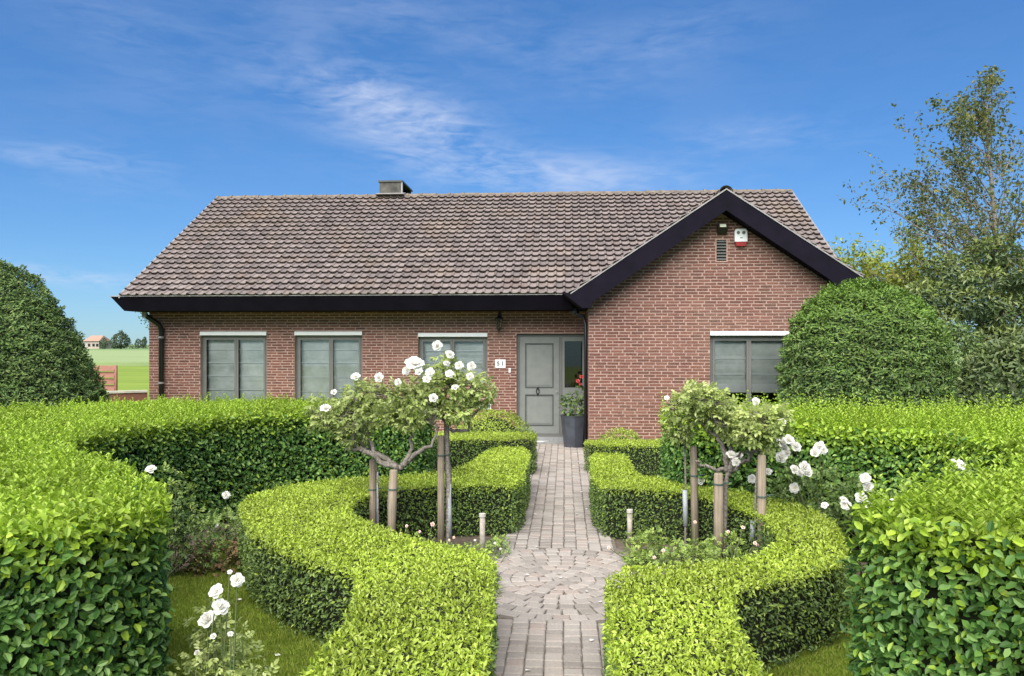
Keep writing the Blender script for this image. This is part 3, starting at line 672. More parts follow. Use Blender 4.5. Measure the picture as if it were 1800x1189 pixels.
for rI in range(nrow):
    for cI in range(ncol):
        x = RX0 + cI * TW; s = rI * TE - .03; y = RY0 + up[1] * s; z = RZ0 + up[2] * s
        if s + TE > slopeL + .05: continue
        # hidden under the wing roof
        wx = x + TW / 2
        if .1 < wx < 5.6:
            zw = ZA - abs(wx - AX) * SL
            if z + up[2] * TE < zw - .02: continue
        order.append((math.hypot(x, y), x, y, z))
order.sort(key=lambda q: q[0] - (0 if abs(q[1]) < 20 else 0))
for i, (d_, x, y, z) in enumerate(order):
    jn = random.gauss(0, .0025); js = random.gauss(0, .004)
    p_ = np.array([x + random.gauss(0, .0015), y, z]) + nrmR * jn + up * js
    if i < 300: o = link('roof_tile', tile_me, roof_o, Vector(p_ - HO)); o.rotation_euler = (random.gauss(0, .006), random.gauss(0, .008), 0)
    else:
        rest.add(tile_xf(0, 0, p_, np.array([1, 0, 0.]), nrmR, up), TF)
rest.build('tile_courses', M['tile'], roof_o, kind='stuff')
# ridge tiles
def half_round(L_, r, r2, seg=8):
    b = MB(); V = []
    for x, rr in ((0, r), (.05, r), (.051, r2), (L_, r2)):
        for j in range(seg + 1):
            a = math.pi * j / seg; V.append((x, rr * math.cos(a), rr * math.sin(a)))
    k = seg + 1; Fc = [(i * k + j, i * k + j + 1, (i + 1) * k + j + 1, (i + 1) * k + j) for i in range(3) for j in range(seg)]
    b.add(V, Fc); return b
rt = half_round(.36, .105, .088).mesh('ridge_tile', M['ridge'])
nx_ = int((RX1 - RX0) / .345); 
for i in range(nx_):
    o = link('ridge_tile', rt, roof_o, Vector((RX0 + i * (RX1 - RX0) / nx_, RY1 - 16, RZ1 - .012 + random.gauss(0, .004)))); o.scale = ((RX1 - RX0) / nx_ / .345, 1, .85)
# wing roof
wr = HB(); WYB = 18.25
for sgn in (-1, 1):
    xe = .10 if sgn < 0 else 5.20; wr.add([(AX, VY0 + .02, ZA - .01), (AX, WYB, ZA - .01), (xe, WYB - (AX - .1) * 1.07, vtop(xe) - .01), (xe, VY0 + .02, vtop(xe) - .01)], [(0, 1, 2, 3)])
wro = wr.build('wing_roof', M['fascia'], house)
wt = HB()
for sgn in (-1, 1):
    un = norm(np.array([sgn * SL, 0, 1.])); uu = norm(np.array([-sgn * 1., 0, SL])); ux = np.array([0, -1., 0]) if sgn < 0 else np.array([0, 1., 0])
    L2 = (AX - .10) * math.hypot(1, SL) if sgn < 0 else (5.2 - AX) * math.hypot(1, SL)
    nr = int(L2 / TE); xe = .10 if sgn < 0 else 5.20; 
    for rI in range(nr):
        s = rI * TE; zr = vtop(xe) + s * uu[2]; yend = RY0 + (zr - RZ0) / (RZ1 - RZ0) * (RY1 - RY0) + .1; n_ = int((yend - VY0 - .05) / TW)
        for c_ in range(max(n_, 0)):
            yy = VY0 + .04 + c_ * TW + (TW if sgn < 0 else 0)
            wt.add(tile_xf(0, s, np.array([xe, yy, vtop(xe) - .008]), ux, un, uu), TF if sgn > 0 else TF)
wt.build('tile_courses', M['tile'], wro, kind='stuff')
for i in range(11):
    o = link('ridge_tile', rt, wro, Vector((AX, VY0 - 16 + .02 + i * .345, ZA - .03))); o.rotation_euler = (0, 0, math.pi / 2); o.scale = (1, 1.15, 1.1)
# verge edging of the main roof
for x in (RX0 - .035, RX1 + .005):
    b = HB(); b.prism([(RY0 - .01, RZ0 - .03), (RY1, RZ1 - .05), (RY1, RZ1 + .035), (RY0 - .01, RZ0 + .035)], 'x', x, x + .03); b.prism([(RY1, RZ1 - .05), (2 * RY1 - RY0, RZ0 - .03), (2 * RY1 - RY0, RZ0 + .035), (RY1, RZ1 + .035)], 'x', x, x + .03)
    b.build('verge_flashing', M['zinc'], house)
# chimney
ch = link('chimney', None, house); cx0, cx1, cy0, cy1 = -4.66, -4.09, 19.80, 21.1; cz0, cz1 = 5.3, 6.09
b = HB(); b.box(cx0, cx1 - .02, cy0, cy0 + .04, cz0, cz1); b.box(cx0, cx0 + .04, cy0 + .04, cy1, cz0, cz1); b.box(cx0 + .04, cx1 - .02, cy1 - .04, cy1, cz0, cz1); b.box(cx0 + .04, cx1 - .14, cy0 + .04, cy1 - .04, cz0, cz1 - .12)
b.build('chimney_stack', M['chimney'], ch)
b = HB(); b.box(cx0 - .03, cx1 + .02, cy0 - .03, cy1 + .03, cz1 + .001, cz1 + .04); b.build('chimney_cap', M['groove'], ch)
b = HB(); b.box(cx1 - .02, cx1 + .015, cy0 - .006, cy0 + .05, cz0, cz1 - .001); b.build('corner_trim', M['zinc'], ch)
b = HB(); b.prism([(cy0 - .30, RZ1 + .02), (cy0 - .02, RZ1 + .10), (cy0 - .02, RZ1 + .0)], 'x', cx0 - .05, cx1 + .1); b.build('chimney_flashing', M['zinc'], ch)
# downpipe on the left
dp = link('downpipe', None, house); b = HB(); b.tube([(-8.72 + .10, WY - .38, EZ - .002), (-8.60, WY - .36, EZ - .08), (-8.44, WY - .12, EZ - .26), (-8.42, WY - .075, EZ - .36), (-8.42, WY - .075, 0)], .052, 10); b.build('pipe', M['black'], dp)
for z in (2.15, 1.2): 
    b = HB(); b.lathe([(.053, -.02), (.061, -.02), (.061, .02), (.053, .02)], (-8.42, WY - .075, z), 12); b.build('pipe_bracket', M['zinc'], dp)
b = HB(); b.lathe([(.02, -.05), (.045, -.045), (.05, .06), (.02, .065)], (-8.60, WY - .42, EZ - .07), 10); b.build('outlet_collar', M['zinc'], dp)
corner_shade_pipe = link('downpipe', None, house); b = HB(); b.tube([(.20, 15.4, EZ + .02), (.22, 15.38, EZ - .10), (.36, 15.12, EZ - .16), (.392, 15.06, EZ - .3), (.392, 15.05, 0)], .032, 10); b.build('pipe', M['black'], corner_shade_pipe)  # black vertical run added to draw the shadow strip in the wing corner
b = HB(); b.lathe([(.0, -.05), (.055, -.05), (.075, .0), (.075, .03), (.0, .03)], (.20, 15.4, EZ - .06), 10); b.build('rainwater_head', M['black'], corner_shade_pipe)
# louvred vent in the gable
v = link('gable_vent', None, wall_wing, None); b = HB(); vx0, vx1, vz0, vz1 = 2.75, 2.926, 3.52, 3.905
b.box(vx0 + .001, vx1 - .001, GY + .05, GY + .06, vz0, vz1); b.build('vent_backing', M['black'], v)
for i in range(7):
    z = vz0 + .02 + i * .054; b = HB(); b.prism([(GY - .004, z), (GY + .045, z + .036), (GY + .045, z + .044), (GY - .004, z + .010)], 'x', vx0 + .004, vx1 - .004); b.build('louvre', M['frame'], v)
b = HB(); b.box(vx0 - .022, vx0 - .001, GY - .012, GY + .0, vz0 - .02, vz1 + .01); b.box(vx1 + .001, vx1 + .022, GY - .012, GY + .0, vz0 - .02, vz1 + .01); b.box(vx0 - .0, vx1 + .0, GY - .012, GY - .0, vz0 - .02, vz0 - .001); b.build('vent_surround', M['mortar'], v)
# fixtures on the walls
t = thing('floodlight', 'small black floodlight above the louvred vent under the gable apex', 'floodlight', (2.838, GY - .008, 4.09))
b = MB(); b.prism([(-.02, -.075), (-.02, .085), (-.13, .085), (-.16, .02), (-.06, -.085)], 'x', -.085, .085); b.build('housing', M['black'], t)
b = MB(); b.prism([(-.132, .078), (-.162, .022), (-.165, .024), (-.136, .080)], 'x', -.055, .055); b.build('lamp_glass', simple('lamp_glass', (.72, .74, .55), None, 5, .3), t)
b = MB(); b.box(-.03, .03, -.02, 0, -.05, .05); b.build('bracket', M['black'], t)
t = thing('alarm_siren', 'white alarm siren box with a red strobe base on the gable', 'alarm', (3.174, GY - .008, 3.95))
b = MB(); b.prism([(-.11, -.09), (.11, -.09), (.11, .10), (.085, .14), (-.085, .14), (-.11, .10)], 'y', -.075, 0); b.build('cover', M['white'], t)
b = MB(); b.prism([(-.105, -.093), (.105, -.093), (.075, -.17), (-.075, -.17)], 'y', -.07, -.004); b.build('strobe', M['red'], t)
for sx in (-.05, .045):
    b = MB(); b.tube([(sx, -.079, .07), (sx, -.0755, .07)], .030, 12); b.build('sounder_grille', M['frame'], t)
b = MB(); b.box(-.02, .03, -.078, -.0755, -.03, -.015); b.build('maker_mark', M['frame'], t)
t = thing('wall_lantern', 'black coach lantern hanging on the wall between window and door', 'lantern', (-1.325, WY - .008, 2.45))
b = MB(); b.box(-.035, .035, -.015, 0, .0, .20); b.tube([(0, -.01, .17), (0, -.10, .215), (0, -.20, .20), (0, -.22, .14)], .009, 7); b.build('wall_bracket', M['black'], t)
b = MB(); b.lathe([(.0, .15), (.02, .14), (.035, .11), (.085, .075), (.09, .06), (.0, .06)], (0, -.22, 0), 6); b.build('lantern_cap', M['black'], t)
b = MB(); b.lathe([(.068, .058), (.042, -.12)], (0, -.22, 0), 6); b.build('lantern_glass', M['glass'], t)
b = MB()
for j in range(6):
    a = j * math.pi / 3; b.tube([(.07 * math.cos(a), -.22 + .07 * math.sin(a), .06), (.044 * math.cos(a), -.22 + .044 * math.sin(a), -.12)], .006, 5)
b.lathe([(.05, -.115), (.05, -.13), (.03, -.16), (.012, -.19), (.012, -.21), (.0, -.225)], (0, -.22, 0), 8); b.tube([(0, -.22, -.1), (0, -.22, .02)], .014, 6); b.build('lantern_cage', M['black'], t)
t = thing('house_number_sign', 'white enamel house number plate reading 51 left of the door', 'sign', (-1.312, WY - .010, 1.61))
b = MB(); b.box(-.105, .105, -.012, 0, -.085, .085); b.build('plate', M['white'], t)
for k_, (ch_, px_) in enumerate((('5', -.043), ('1', .043))):
    cu = bpy.data.curves.new('digit', 'FONT'); cu.body = ch_; cu.size = .115; cu.align_x = 'CENTER'; cu.align_y = 'CENTER'; cu.extrude = .0012; cu.offset = .0035
    tmp = bpy.data.objects.new('tmp', cu); COL.objects.link(tmp); dm = bpy.data.meshes.new_from_object(tmp.evaluated_get(bpy.context.evaluated_depsgraph_get())); bpy.data.objects.remove(tmp); dm.materials.clear(); dm.materials.append(M['groove']); o = link('digit', dm, t, (px_, -.0145, 0)); o.rotation_euler = (math.pi / 2, 0, 0)
t = thing('doorbell', 'small white bell push beside the house number', 'doorbell', (-1.123, WY - .008, 1.475)); b = MB(); b.box(-.02, .02, -.02, 0, -.045, .045); b.build('housing', M['white'], t); b = MB(); b.tube([(0, -.028, .01), (0, -.0205, .01)], .010, 8); b.build('button', M['black'], t)
t = thing('letter_box', 'small white letter flap low on the wall left of the door', 'letter box', (-1.63, WY - .008, .73)); b = MB(); b.prism([(-.0, -.05), (-.05, -.05), (-.08, .02), (-.0, .06)], 'x', -.13, .13); b.build('box_body', M['white'], t); b = MB(); b.box(-.08, .08, -.076, -.0805, -.01, .012); b.build('slot', M['black'], t)

# ------------------------------------------------------------------ path of setts
bed('path_sand', [(-.66, -8), (.55, -8), (.55, 5.9), (1.0, 6.3), (1.05, 6.9), (.8, 7.5), (.50, 7.8), (.50, 15.84), (-.66, 15.84), (-.66, 7.8), (-.95, 7.5), (-1.1, 6.9), (-1.05, 6.3), (-.66, 5.9)], .016, 'sand')
def sett_mesh(b, cx, cy, rot, l, w, z=.028, tilt=(0, 0)):
    e = .008; hx, hy = l / 2, w / 2; V = []
    for (ax, ay, zz) in ((hx, hy, 0), (hx, hy, z - .007), (hx - e, hy - e, z)):
        for sx, sy in ((-1, -1), (1, -1), (1, 1), (-1, 1)): V.append((sx * ax * (1 + random.gauss(0, .012)), sy * ay * (1 + random.gauss(0, .012)), zz + (sx * tilt[0] + sy * tilt[1] if zz > .01 else 0)))
    V = np.array(V); c, s = math.cos(rot), math.sin(rot); R_ = np.array([[c, s, 0], [-s, c, 0], [0, 0, 1]]); V = V @ R_ + np.array([cx, cy, .006])
    Fc = [(8, 9, 10, 11)] + [(i, (i + 1) % 4, 4 + (i + 1) % 4, 4 + i) for i in range(4)] + [(4 + i, 4 + (i + 1) % 4, 8 + (i + 1) % 4, 8 + i) for i in range(4)]
    b.add(V, Fc)
setts = []; CC = (-.04, 6.70); CR = .99
for c_ in range(9):
    x = -.61 + .12 * c_ + .06; y = -6.0 + random.random() * .05
    while y < 15.80:
        d_ = .108 + random.gauss(0, .004)
        if math.hypot(x - CC[0], y + d_ / 2 - CC[1]) > CR + .045: setts.append((x + random.gauss(0, .002), y + d_ / 2, random.gauss(0, .012), .113, d_ - .007))
        y += d_
for k in range(0, 9):
    r_ = .118 * k + (.004 if k == 0 else 0); n_ = max(1, int(round(2 * math.pi * r_ / .125))) if k else 3
    if k == 0:
        setts.append((CC[0], CC[1], .3, .11, .11)); continue
    a0 = random.random() * 6
    for j in range(n_):
        a = a0 + 2 * math.pi * j / n_; setts.append((CC[0] + (r_ + .0) * math.cos(a), CC[1] + r_ * math.sin(a), a + random.gauss(0, .03), .112, 2 * math.pi * r_ / n_ - .009))
def sett_key(q): return (0 if q[1] > 4.55 and abs(q[0] + .04) < (.95 if q[1] > 5.9 else .42) else 100) + q[1]
setts.sort(key=sett_key)
pv = link('garden_path', None, None, (0, 0, 0), kind='structure')
pb = MB(); random.seed(11)
pms = []
for j in range(6):
    q = MB(); sett_mesh(q, 0, 0, 0, 1, 1); pms.append(q)
for i, s in enumerate(setts):
    if i < 300:
        q = MB(); sett_mesh(q, 0, 0, 0, s[3], s[4], .028 + random.gauss(0, .0015), (random.gauss(0, .0012), random.gauss(0, .0012))) if i < 24 else None
        if i < 24: pms.append(q.mesh('paver', M['paver']))
        o = link('paver', pms[-1 - (i % min(len(pms) - 6, 24))] if i >= 24 else pms[-1], pv, (s[0], s[1], 0)); o.rotation_euler = (0, 0, s[2])
        if i >= 24: o.scale = (s[3] / .113, s[4] / .101, 1)
    else: sett_mesh(pb, *s, z=.028 + random.gauss(0, .0015), tilt=(random.gauss(0, .0012), random.gauss(0, .0012)))
pb.build('paver_rows', M['paver'], pv, kind='stuff')

# ------------------------------------------------------------------ beds, lawn grass
bed('left_bed', [(-.62, 5.5), (-1.4, 5.9), (-2.0, 6.9), (-1.95, 7.9), (-1.2, 8.5), (-.62, 8.5)])
bed('right_bed', [(.5, 5.1), (1.3, 5.3), (1.75, 6.2), (1.75, 7.0), (1.3, 8.1), (.5, 8.4)])
bed('left_outer_bed', [(-1.6, 9.0), (-2.6, 8.9), (-3.25, 8.2), (-3.45, 7.2), (-3.2, 6.2), (-2.95, 5.6), (-3.3, 5.2), (-4.6, 6), (-4.6, 8.0), (-3.4, 10.0), (-1.6, 10.4)])
bed('right_outer_bed', [(1.1, 8.8), (2.0, 8.0), (2.45, 7.2), (2.5, 6.0), (2.3, 5.2), (1.9, 4.6), (2.4, 4.2), (4, 6), (4, 8), (2.4, 8.9)])
def grass_region(poly, dens, hh):
    poly = np.array(poly); lo, hi = poly.min(0), poly.max(0); k = int((hi - lo).prod() * dens); T = lo + rng.random((k, 2)) * (hi - lo); T = T[inpoly(T, poly)]; k = len(T)
    D = np.c_[rng.normal(size=(k, 2)) * .45, np.ones(k)]; mb = MB()
    return np.c_[T, np.full(k, -.006)], D, hh * (.5 + rng.random(k))
mb = MB()
for poly, dens in (([(-2.5, 2.9), (-.9, 2.9), (-.9, 4.9), (-1.6, 5.7), (-2.5, 6.3), (-2.9, 7.4), (-3.3, 7.6), (-3.4, 6.3), (-3.3, 5.4), (-2.7, 4.6), (-2.3, 3.8)], 24000), ([(.7, 3.2), (1.7, 3.2), (2.0, 4.4), (2.4, 5.0), (2.7, 6.4), (2.2, 6.6), (1.8, 5.9), (1.2, 5.4), (.7, 5.0)], 24000), ([(.9, 8.6), (4.5, 9.8), (4.5, 12.4), (.5, 12.4), (.5, 9.0)], 3500), ([(-3.8, 9), (-.6, 9), (-.6, 12.5), (-3.8, 12.5)], 2500)):
    P, D, s = grass_region(poly, dens, .035); leaves(mb, P, D, rv(len(P)), s, .14, simple_=True, droop=.3)
mb.build('grass', M['grassblade'], kind='stuff', label='short mown lawn grass between the hedges')

# ------------------------------------------------------------------ clipped hedges
BL_out = [(-1.15, 2.3), (-1.18, 4.83), (-1.96, 5.42), (-2.47, 6.05), (-2.92, 6.95), (-3.02, 7.5), (-2.90, 8.05), (-2.43, 8.5), (-1.85, 8.80), (-1.22, 9.15), (-1.12, 10.4), (-1.0, 11.2), (-.47, 11.2)]
BL_in = [(-.45, 8.18), (-.9, 8.25), (-1.4, 8.10), (-1.85, 7.72), (-1.96, 7.12), (-1.72, 6.55), (-1.4, 6.2), (-.97, 5.80), (-.49, 5.58), (-.36, 3.9), (-.33, 2.3)]
hedge('box_hedge', 'low clipped box hedge curling left of the path round the rose bed', BL_out + BL_in, .55, M['box'], .031, 5000, 3000, shoots=0, jit=.035, yb=.10, lump=.018, group=None)
BR_out = [(.33, 10.7), (.81, 10.7), (.80, 8.9), (1.25, 8.6), (1.73, 8.06), (2.13, 7.5), (2.22, 6.84), (2.08, 5.98), (1.85, 5.45), (1.46, 5.10), (.90, 4.66), (.86, 2.3)]
BR_in = [(.19, 2.3), (.21, 3.9), (.27, 5.20), (.97, 5.40), (1.32, 5.62), (1.62, 6.12), (1.66, 6.8), (1.48, 7.45), (1.16, 7.90), (.8, 8.15), (.30, 8.19)]
hedge('box_hedge', 'low clipped box hedge curling right of the path in a half ring', BR_out + BR_in, .55, M['box'], .031, 5000, 3000, jit=.035, yb=.10, lump=.018, seed=2.)
hedge('box_hedge', 'short block of box hedge before the door, left of the path', [(-2.3, 11.9), (-.46, 11.86), (-.45, 12.75), (-2.3, 12.8)], .59, M['box'], .03, 3800, 2800, jit=.04, seed=4.)
hedge('box_hedge', 'short block of box hedge against the gable wing, right of the path', [(.32, 12.15), (2.2, 12.1), (2.2, 12.8), (.32, 12.85)], .48, M['box'], .03, 3800, 2800, jit=.04, seed=5.)
PL = [(-1.88, 3.66), (-2.09, 4.05), (-2.33, 4.40), (-2.80, 4.98), (-3.35, 5.45), (-3.95, 6.05), (-4.2, 6.7), (-4.18, 7.5), (-3.9, 8.4), (-3.3, 9.2), (-2.6, 9.62), (-1.75, 9.75), (-1.72, 11.0), (-3.5, 11.05), (-5.3, 10.95), (-6.4, 10.2), (-7.1, 9.2), (-6.9, 7.5), (-5.7, 5.5), (-4.3, 3.6), (-3.2, 2.3), (-2.75, 2.85)]
def cutL(xy): return ~((xy[:, 0] < -5.2) | ((xy[:, 1] > 10.6)))
hedge('privet_hedge', 'tall privet hedge sweeping from the left foreground round behind the lawn', PL, 1.2, M['privet'], .048, 2900, 3100, shoots=90, shoot_h=.12, near_leaves=300, simple_=False, yb=.26, jit=.11, lump=.03, width=.54, side_cut=cutL, seed=1.)
PR = [(1.36, 3.95), (1.70, 4.25), (2.15, 4.68), (2.9, 5.25), (3.45, 6.2), (3.6, 7.0), (3.3, 7.65), (2.8, 7.95), (2.1, 8.2), (1.10, 8.36), (1.10, 9.45), (2.7, 9.6), (4.3, 9.5), (5.7, 9.2), (6.6, 8.6), (6.4, 7), (5.6, 5.3), (4.7, 4), (3.3, 2.7), (2.3, 3.1), (1.9, 3.5)]
def cutR(xy): return ~((xy[:, 0] > 4.9) | (xy[:, 1] > 9.1))
hedge('privet_hedge', 'tall privet hedge from the right foreground round below the yew dome', PR, 1.2, M['privet'], .048, 2900, 3100, shoots=190, shoot_h=.24, near_leaves=300, simple_=False, yb=.30, jit=.13, lump=.045, width=.54, side_cut=cutR, seed=6.)

def revolved(name, label, c, prof, k, lm, leaf, width, cat, young=.35, hmin=0, layer=True):
    r = thing(name, label, cat, (c[0], c[1], 0)); prof = np.array(prof, float); rr, zz = prof[:, 0], prof[:, 1]
    seg = np.hypot(np.diff(rr), np.diff(zz)); w = seg * (rr[:-1] + rr[1:]); i = rng.choice(len(seg), k, p=w / w.sum()); u = rng.random(k)
    R_ = rr[i] * (1 - u) + rr[i + 1] * u; Z_ = zz[i] * (1 - u) + zz[i + 1] * u; a = rng.random(k) * 2 * math.pi
    tr_, tz = np.diff(rr)[i] / seg[i], np.diff(zz)[i] / seg[i]; N = np.c_[np.cos(a) * tz, np.sin(a) * tz, -tr_]; N = N * np.sign((N[:, 2:3] + N[:, :1] * np.cos(a)[:, None] + N[:, 1:2] * np.sin(a)[:, None]) + 1e-6)
    P = np.c_[np.cos(a) * R_, np.sin(a) * R_, Z_]; lay = np.sin(P[:, 2] * 30 + 2.5 * np.sin(P[:, 0] * 4.3 + 1) + 2.0 * np.sin(P[:, 1] * 3.7) + 1.5 * np.sin(P[:, 0] * 9 + P[:, 1] * 8)) if layer else np.zeros(k)
    P += N * (wob(P, .06, 2.7) + wob(P, .05, 7.3, 2.) + .030 * lay - rng.random(k) * .09)[:, None]
    tang = norm(np.cross(N, np.array([0, 0, 1.])) + 1e-6)
    D = N * .35 + tang * rng.normal(size=(k, 1)) * .6 + rv(k) * .65 + np.array([0, 0, -.12]); Nf = N + np.array([0, 0, .55]) + rv(k) * .45
    g = np.clip(N[:, 2] * .9 - .05, 0, 1) * young / .35 * .6 + np.clip(lay * .25 + .1, 0, 1) * young * .5 * rng.random(k) + (rng.random(k) < .2) * young * rng.random(k)
    mb = MB(); leaves(mb, P, D, Nf, leaf * (.6 + .8 * rng.random(k)), width, np.clip(g, 0, 1), simple_=True); mb.build('foliage', lm, r, kind='stuff')
    b = MB(); b.lathe([(max(q[0] - .13, .001), max(q[1] - .10, 0)) for q in prof], (0, 0, 0), 28); b.build('dark_core', M['core_shade'], r); return r  # lathe is a solid dark core, added to block light behind the foliage
ydome = [(1.08, 0), (1.18, .5), (1.20, 1.1), (1.20, 1.6), (1.12, 2.05), (.98, 2.42), (.70, 2.72), (.38, 2.89), (.12, 2.945), (.0, 2.95)]
revolved('clipped_yew', 'large clipped yew dome in front of the gable window', (4.50, 12.4), ydome, 64000, M['yew'], .060, .38, 'topiary', young=.95)
ycone = [(1.58, 0), (1.64, .6), (1.58, 1.1), (1.40, 1.65), (1.12, 2.25), (.77, 2.82), (.42, 3.22), (.15, 3.38), (.0, 3.42)]
revolved('clipped_yew', 'tall clipped yew cone at the left edge beside the field', (-9.62, 13.0), ycone, 68000, M['yew'], .062, .38, 'topiary', young=.22)
revolved('box_mound', 'clipped box mound behind the left hedge block by the door', (-1.25, 13.7), [(.72, 0), (.74, .35), (.62, .60), (.38, .78), (.15, .86), (0, .88)], 9000, M['box'], .035, .5, 'topiary', young=.6, layer=False)
revolved('box_mound', 'tiny clipped box mound peeping over the right hedge block', (.95, 13.55), [(.40, 0), (.42, .3), (.30, .48), (.14, .56), (0, .58)], 4000, M['box'], .032, .5, 'topiary', young=.5, layer=False)

# ------------------------------------------------------------------ trees on the right
def branching(mb, p, d, L_, r, depth, ends, up_=.15, spread=.6, nb=3, seg=5):
    pts = [np.array(p, float)]; dd = norm(np.array(d, float))
    for i in range(seg):
        dd = norm(dd + rng.normal(size=3) * .09 + np.array([0, 0, up_ * .25])); pts.append(pts[-1] + dd * L_ / seg)
    rad = np.linspace(r, r * .45, seg + 1); mb.tube(pts, rad, 6 if depth > 1 else 4, cap=False)
    for i in range(1, seg + 1): ends.append((pts[i], dd, depth))
    if depth:
        for j in range(nb):
            f = .25 + .75 * (j + rng.random() * .5) / nb; i = min(int(f * seg), seg - 1); q = pts[i] + (pts[i + 1] - pts[i]) * (f * seg - i)
            side = norm(np.cross(dd, rv(1)[0])); branching(mb, q, dd * (1 - spread) + side * spread, L_ * (.45 + .25 * rng.random()), rad[i] * .55, depth - 1, ends, up_, spread, nb, seg)
def tree_from(name, label, base, build_, lm, leafsize, per, keep_depth, cl=.12, extra=None, width=.55):
    r = thing(name, label, 'tree', base); mb = MB(); ends = []; build_(mb, ends); mb.build('trunk', M['bark'], r)
    E = [e for e in ends if e[2] <= keep_depth]; C = np.array([e[0] for e in E]); k = len(C) * per
    i = rng.integers(0, len(C), k); cl_sz = rng.random(len(C)) ** 1.5
    sel = rng.random(k) < (.25 + .75 * cl_sz[i]); i = i[sel]; k = len(i)
    P = C[i] + rng.normal(size=(k, 3)) * cl; D = rv(k) + np.array([0, 0, -.2]); N = rv(k) + np.array([0, 0, .8])
    if extra is not None:
        P2, N2 = extra; P = np.r_[P, P2]; N = np.r_[N, N2 + rv(len(N2)) * .5]; D = np.r_[D, rv(len(P2)) + N2 * .4]
    b = MB(); leaves(b, P, D, N, leafsize * (.6 + .8 * rng.random(len(P))), width, simple_=True); b.build('crown', lm, r, kind='stuff'); return r
# tall sparse tree
bx, by = 8.95, 17.0
def sp(mb, ends):
    pts = [np.array([0, 0, 0.])]; tgt = [(.05, 0, 1.5), (.0, .05, 3.2), (-.13, 0, 4.6), (-.22, 0, 5.6), (-.30, .0, 6.5), (-.26, 0, 7.5)]
    pts = np.array([(0, 0, 0)] + tgt, float); rad = [.11, .09, .066, .045, .03, .018, .007]; mb.tube(pts, rad, 8)
    for z in np.r_[np.linspace(1.5, 7.35, 40), np.linspace(1.6, 3.8, 16)]:
        j = np.searchsorted(pts[:, 2], z) - 1; f = (z - pts[j, 2]) / (pts[j + 1, 2] - pts[j, 2]); q = pts[j] * (1 - f) + pts[j + 1] * f
        a = rng.random() * 6.28; L_ = (7.6 - z) * .52 + .20
        L_ = min(L_, 2.8) * (.7 + .45 * rng.random())
        branching(mb, q, (math.cos(a), math.sin(a) * .8, .35 + .65 * z / 7), L_, .011 + .009 * (7.5 - z) / 4, 1 if L_ < .9 else 2, ends, .25, .42, 3)
    ends.append((pts[-1], pts[-1], 0))
tree_from('birch_like_tree', 'tall sparse tree with olive leaves rising highest at the right edge', (bx, by, 0), sp, M['sparse'], .080, 7, 1, .06)
# bright yellow-green tree behind
bx2 = 8.3
def br(mb, ends):
    mb.tube([(0, 0, 0), (.1, 0, 1.6), (0, .1, 2.6)], [.16, .12, .08], 7)
    for j in range(15): a = j * .9; branching(mb, (0, 0, 1.7 + .08 * j), (math.cos(a) * .9, math.sin(a) * .6, .7), 1.5 + .7 * rng.random(), .05, 2, ends, .3, .5, 3)
tree_from('maple_tree', 'bright yellow green tree behind the yew dome and roof end', (bx2, 21.5, 0), br, M['bright'], .11, 22, 1, .15)
# bushy evergreens filling the right edge
def mass(name, label, base, blobs, k, lm, leaf, g=0., cat='shrub', fill=.45, width=.4):
    r = thing(name, label, cat, base); P, N = blob_points(blobs, k, fill); k = len(P); D = N * .5 + rv(k) * .8 + np.array([0, 0, -.2]); Nf = N + np.array([0, 0, .5]) + rv(k) * .5
    gg = np.clip(N[:, 2] * g + (rng.random(k) < .2) * g, 0, 1)
    b = MB(); leaves(b, P, D, Nf, leaf * (.6 + .8 * rng.random(k)), width, gg, simple_=True); b.build('crown', lm, r, kind='stuff')
    t = MB()
    for j in range(5): a = j * 1.26; q = blobs[j % len(blobs)]; t.tube([(.1 * math.cos(a), .1 * math.sin(a), 0), (q[0] * .5, q[1] * .5, q[2] * .5), (q[0], q[1], q[2])], [.06, .04, .02], 6)
    t.build('trunk', M['bark'], r); return r
mass('laurel_tree', 'broad grey green evergreen filling the right edge below the sparse tree', (8.9, 15.0, 0),
     [(0, 0, 2.9, .8, .8, .6), (-.75, .1, 2.55, .6, .6, .4), (-.4, -.3, 3.25, .5, .5, .3), (.5, .2, 3.5, .7, .7, .5), (-1.1, -.1, 1.9, .55, .6, .45), (-.4, -.5, 1.9, .8, .6, .45), (.5, -.3, 2.1, .9, .8, .55), (-1.45, .1, 2.75, .4, .5, .3), (-1.25, .2, 3.15, .45, .45, .25), (-1.9, .2, 2.35, .4, .4, .35), (-2.1, .4, 2.9, .45, .4, .3), (-1.6, .6, 3.4, .5, .4, .3), (-.9, .5, 3.7, .5, .4, .3)], 32000, M['laurel'], .10, .5)
mass('cherry_laurel', 'dark glossy shrub between the yew dome and the right edge', (7.35, 13.6, 0),
     [(0, 0, 1.35, .8, .7, .7), (-.55, .1, .8, .6, .6, .7), (.6, -.1, 1.0, .8, .7, .8), (.2, -.3, .6, .9, .6, .6), (.55, .1, 1.85, .6, .6, .4)], 22000, M['laurel'], .11, .25)
mass('yew_shrub', 'dark yew shrub in shade just right of the clipped dome', (6.35, 14.3, 0), [(0, 0, 1.2, .7, .6, 1.1), (.4, .2, 1.7, .6, .6, .7), (-.3, .1, .7, .6, .6, .7)], 12000, M['yew'], .08, .1)
mass('background_conifer', 'bushy dark tree behind the sparse tree at the far right', (11.2, 18.5, 0), [(0, 0, 3.2, 1.2, 1.2, 1.3), (-.9, 0, 2.2, 1.0, 1, 1.2), (.5, 0, 4.4, .7, .7, .7), (-.6, .2, 3.6, .7, .7, .5), (.9, 0, 2, 1.2, 1.2, 1.5)], 14000, M['laurel'], .13, .3, 'tree')

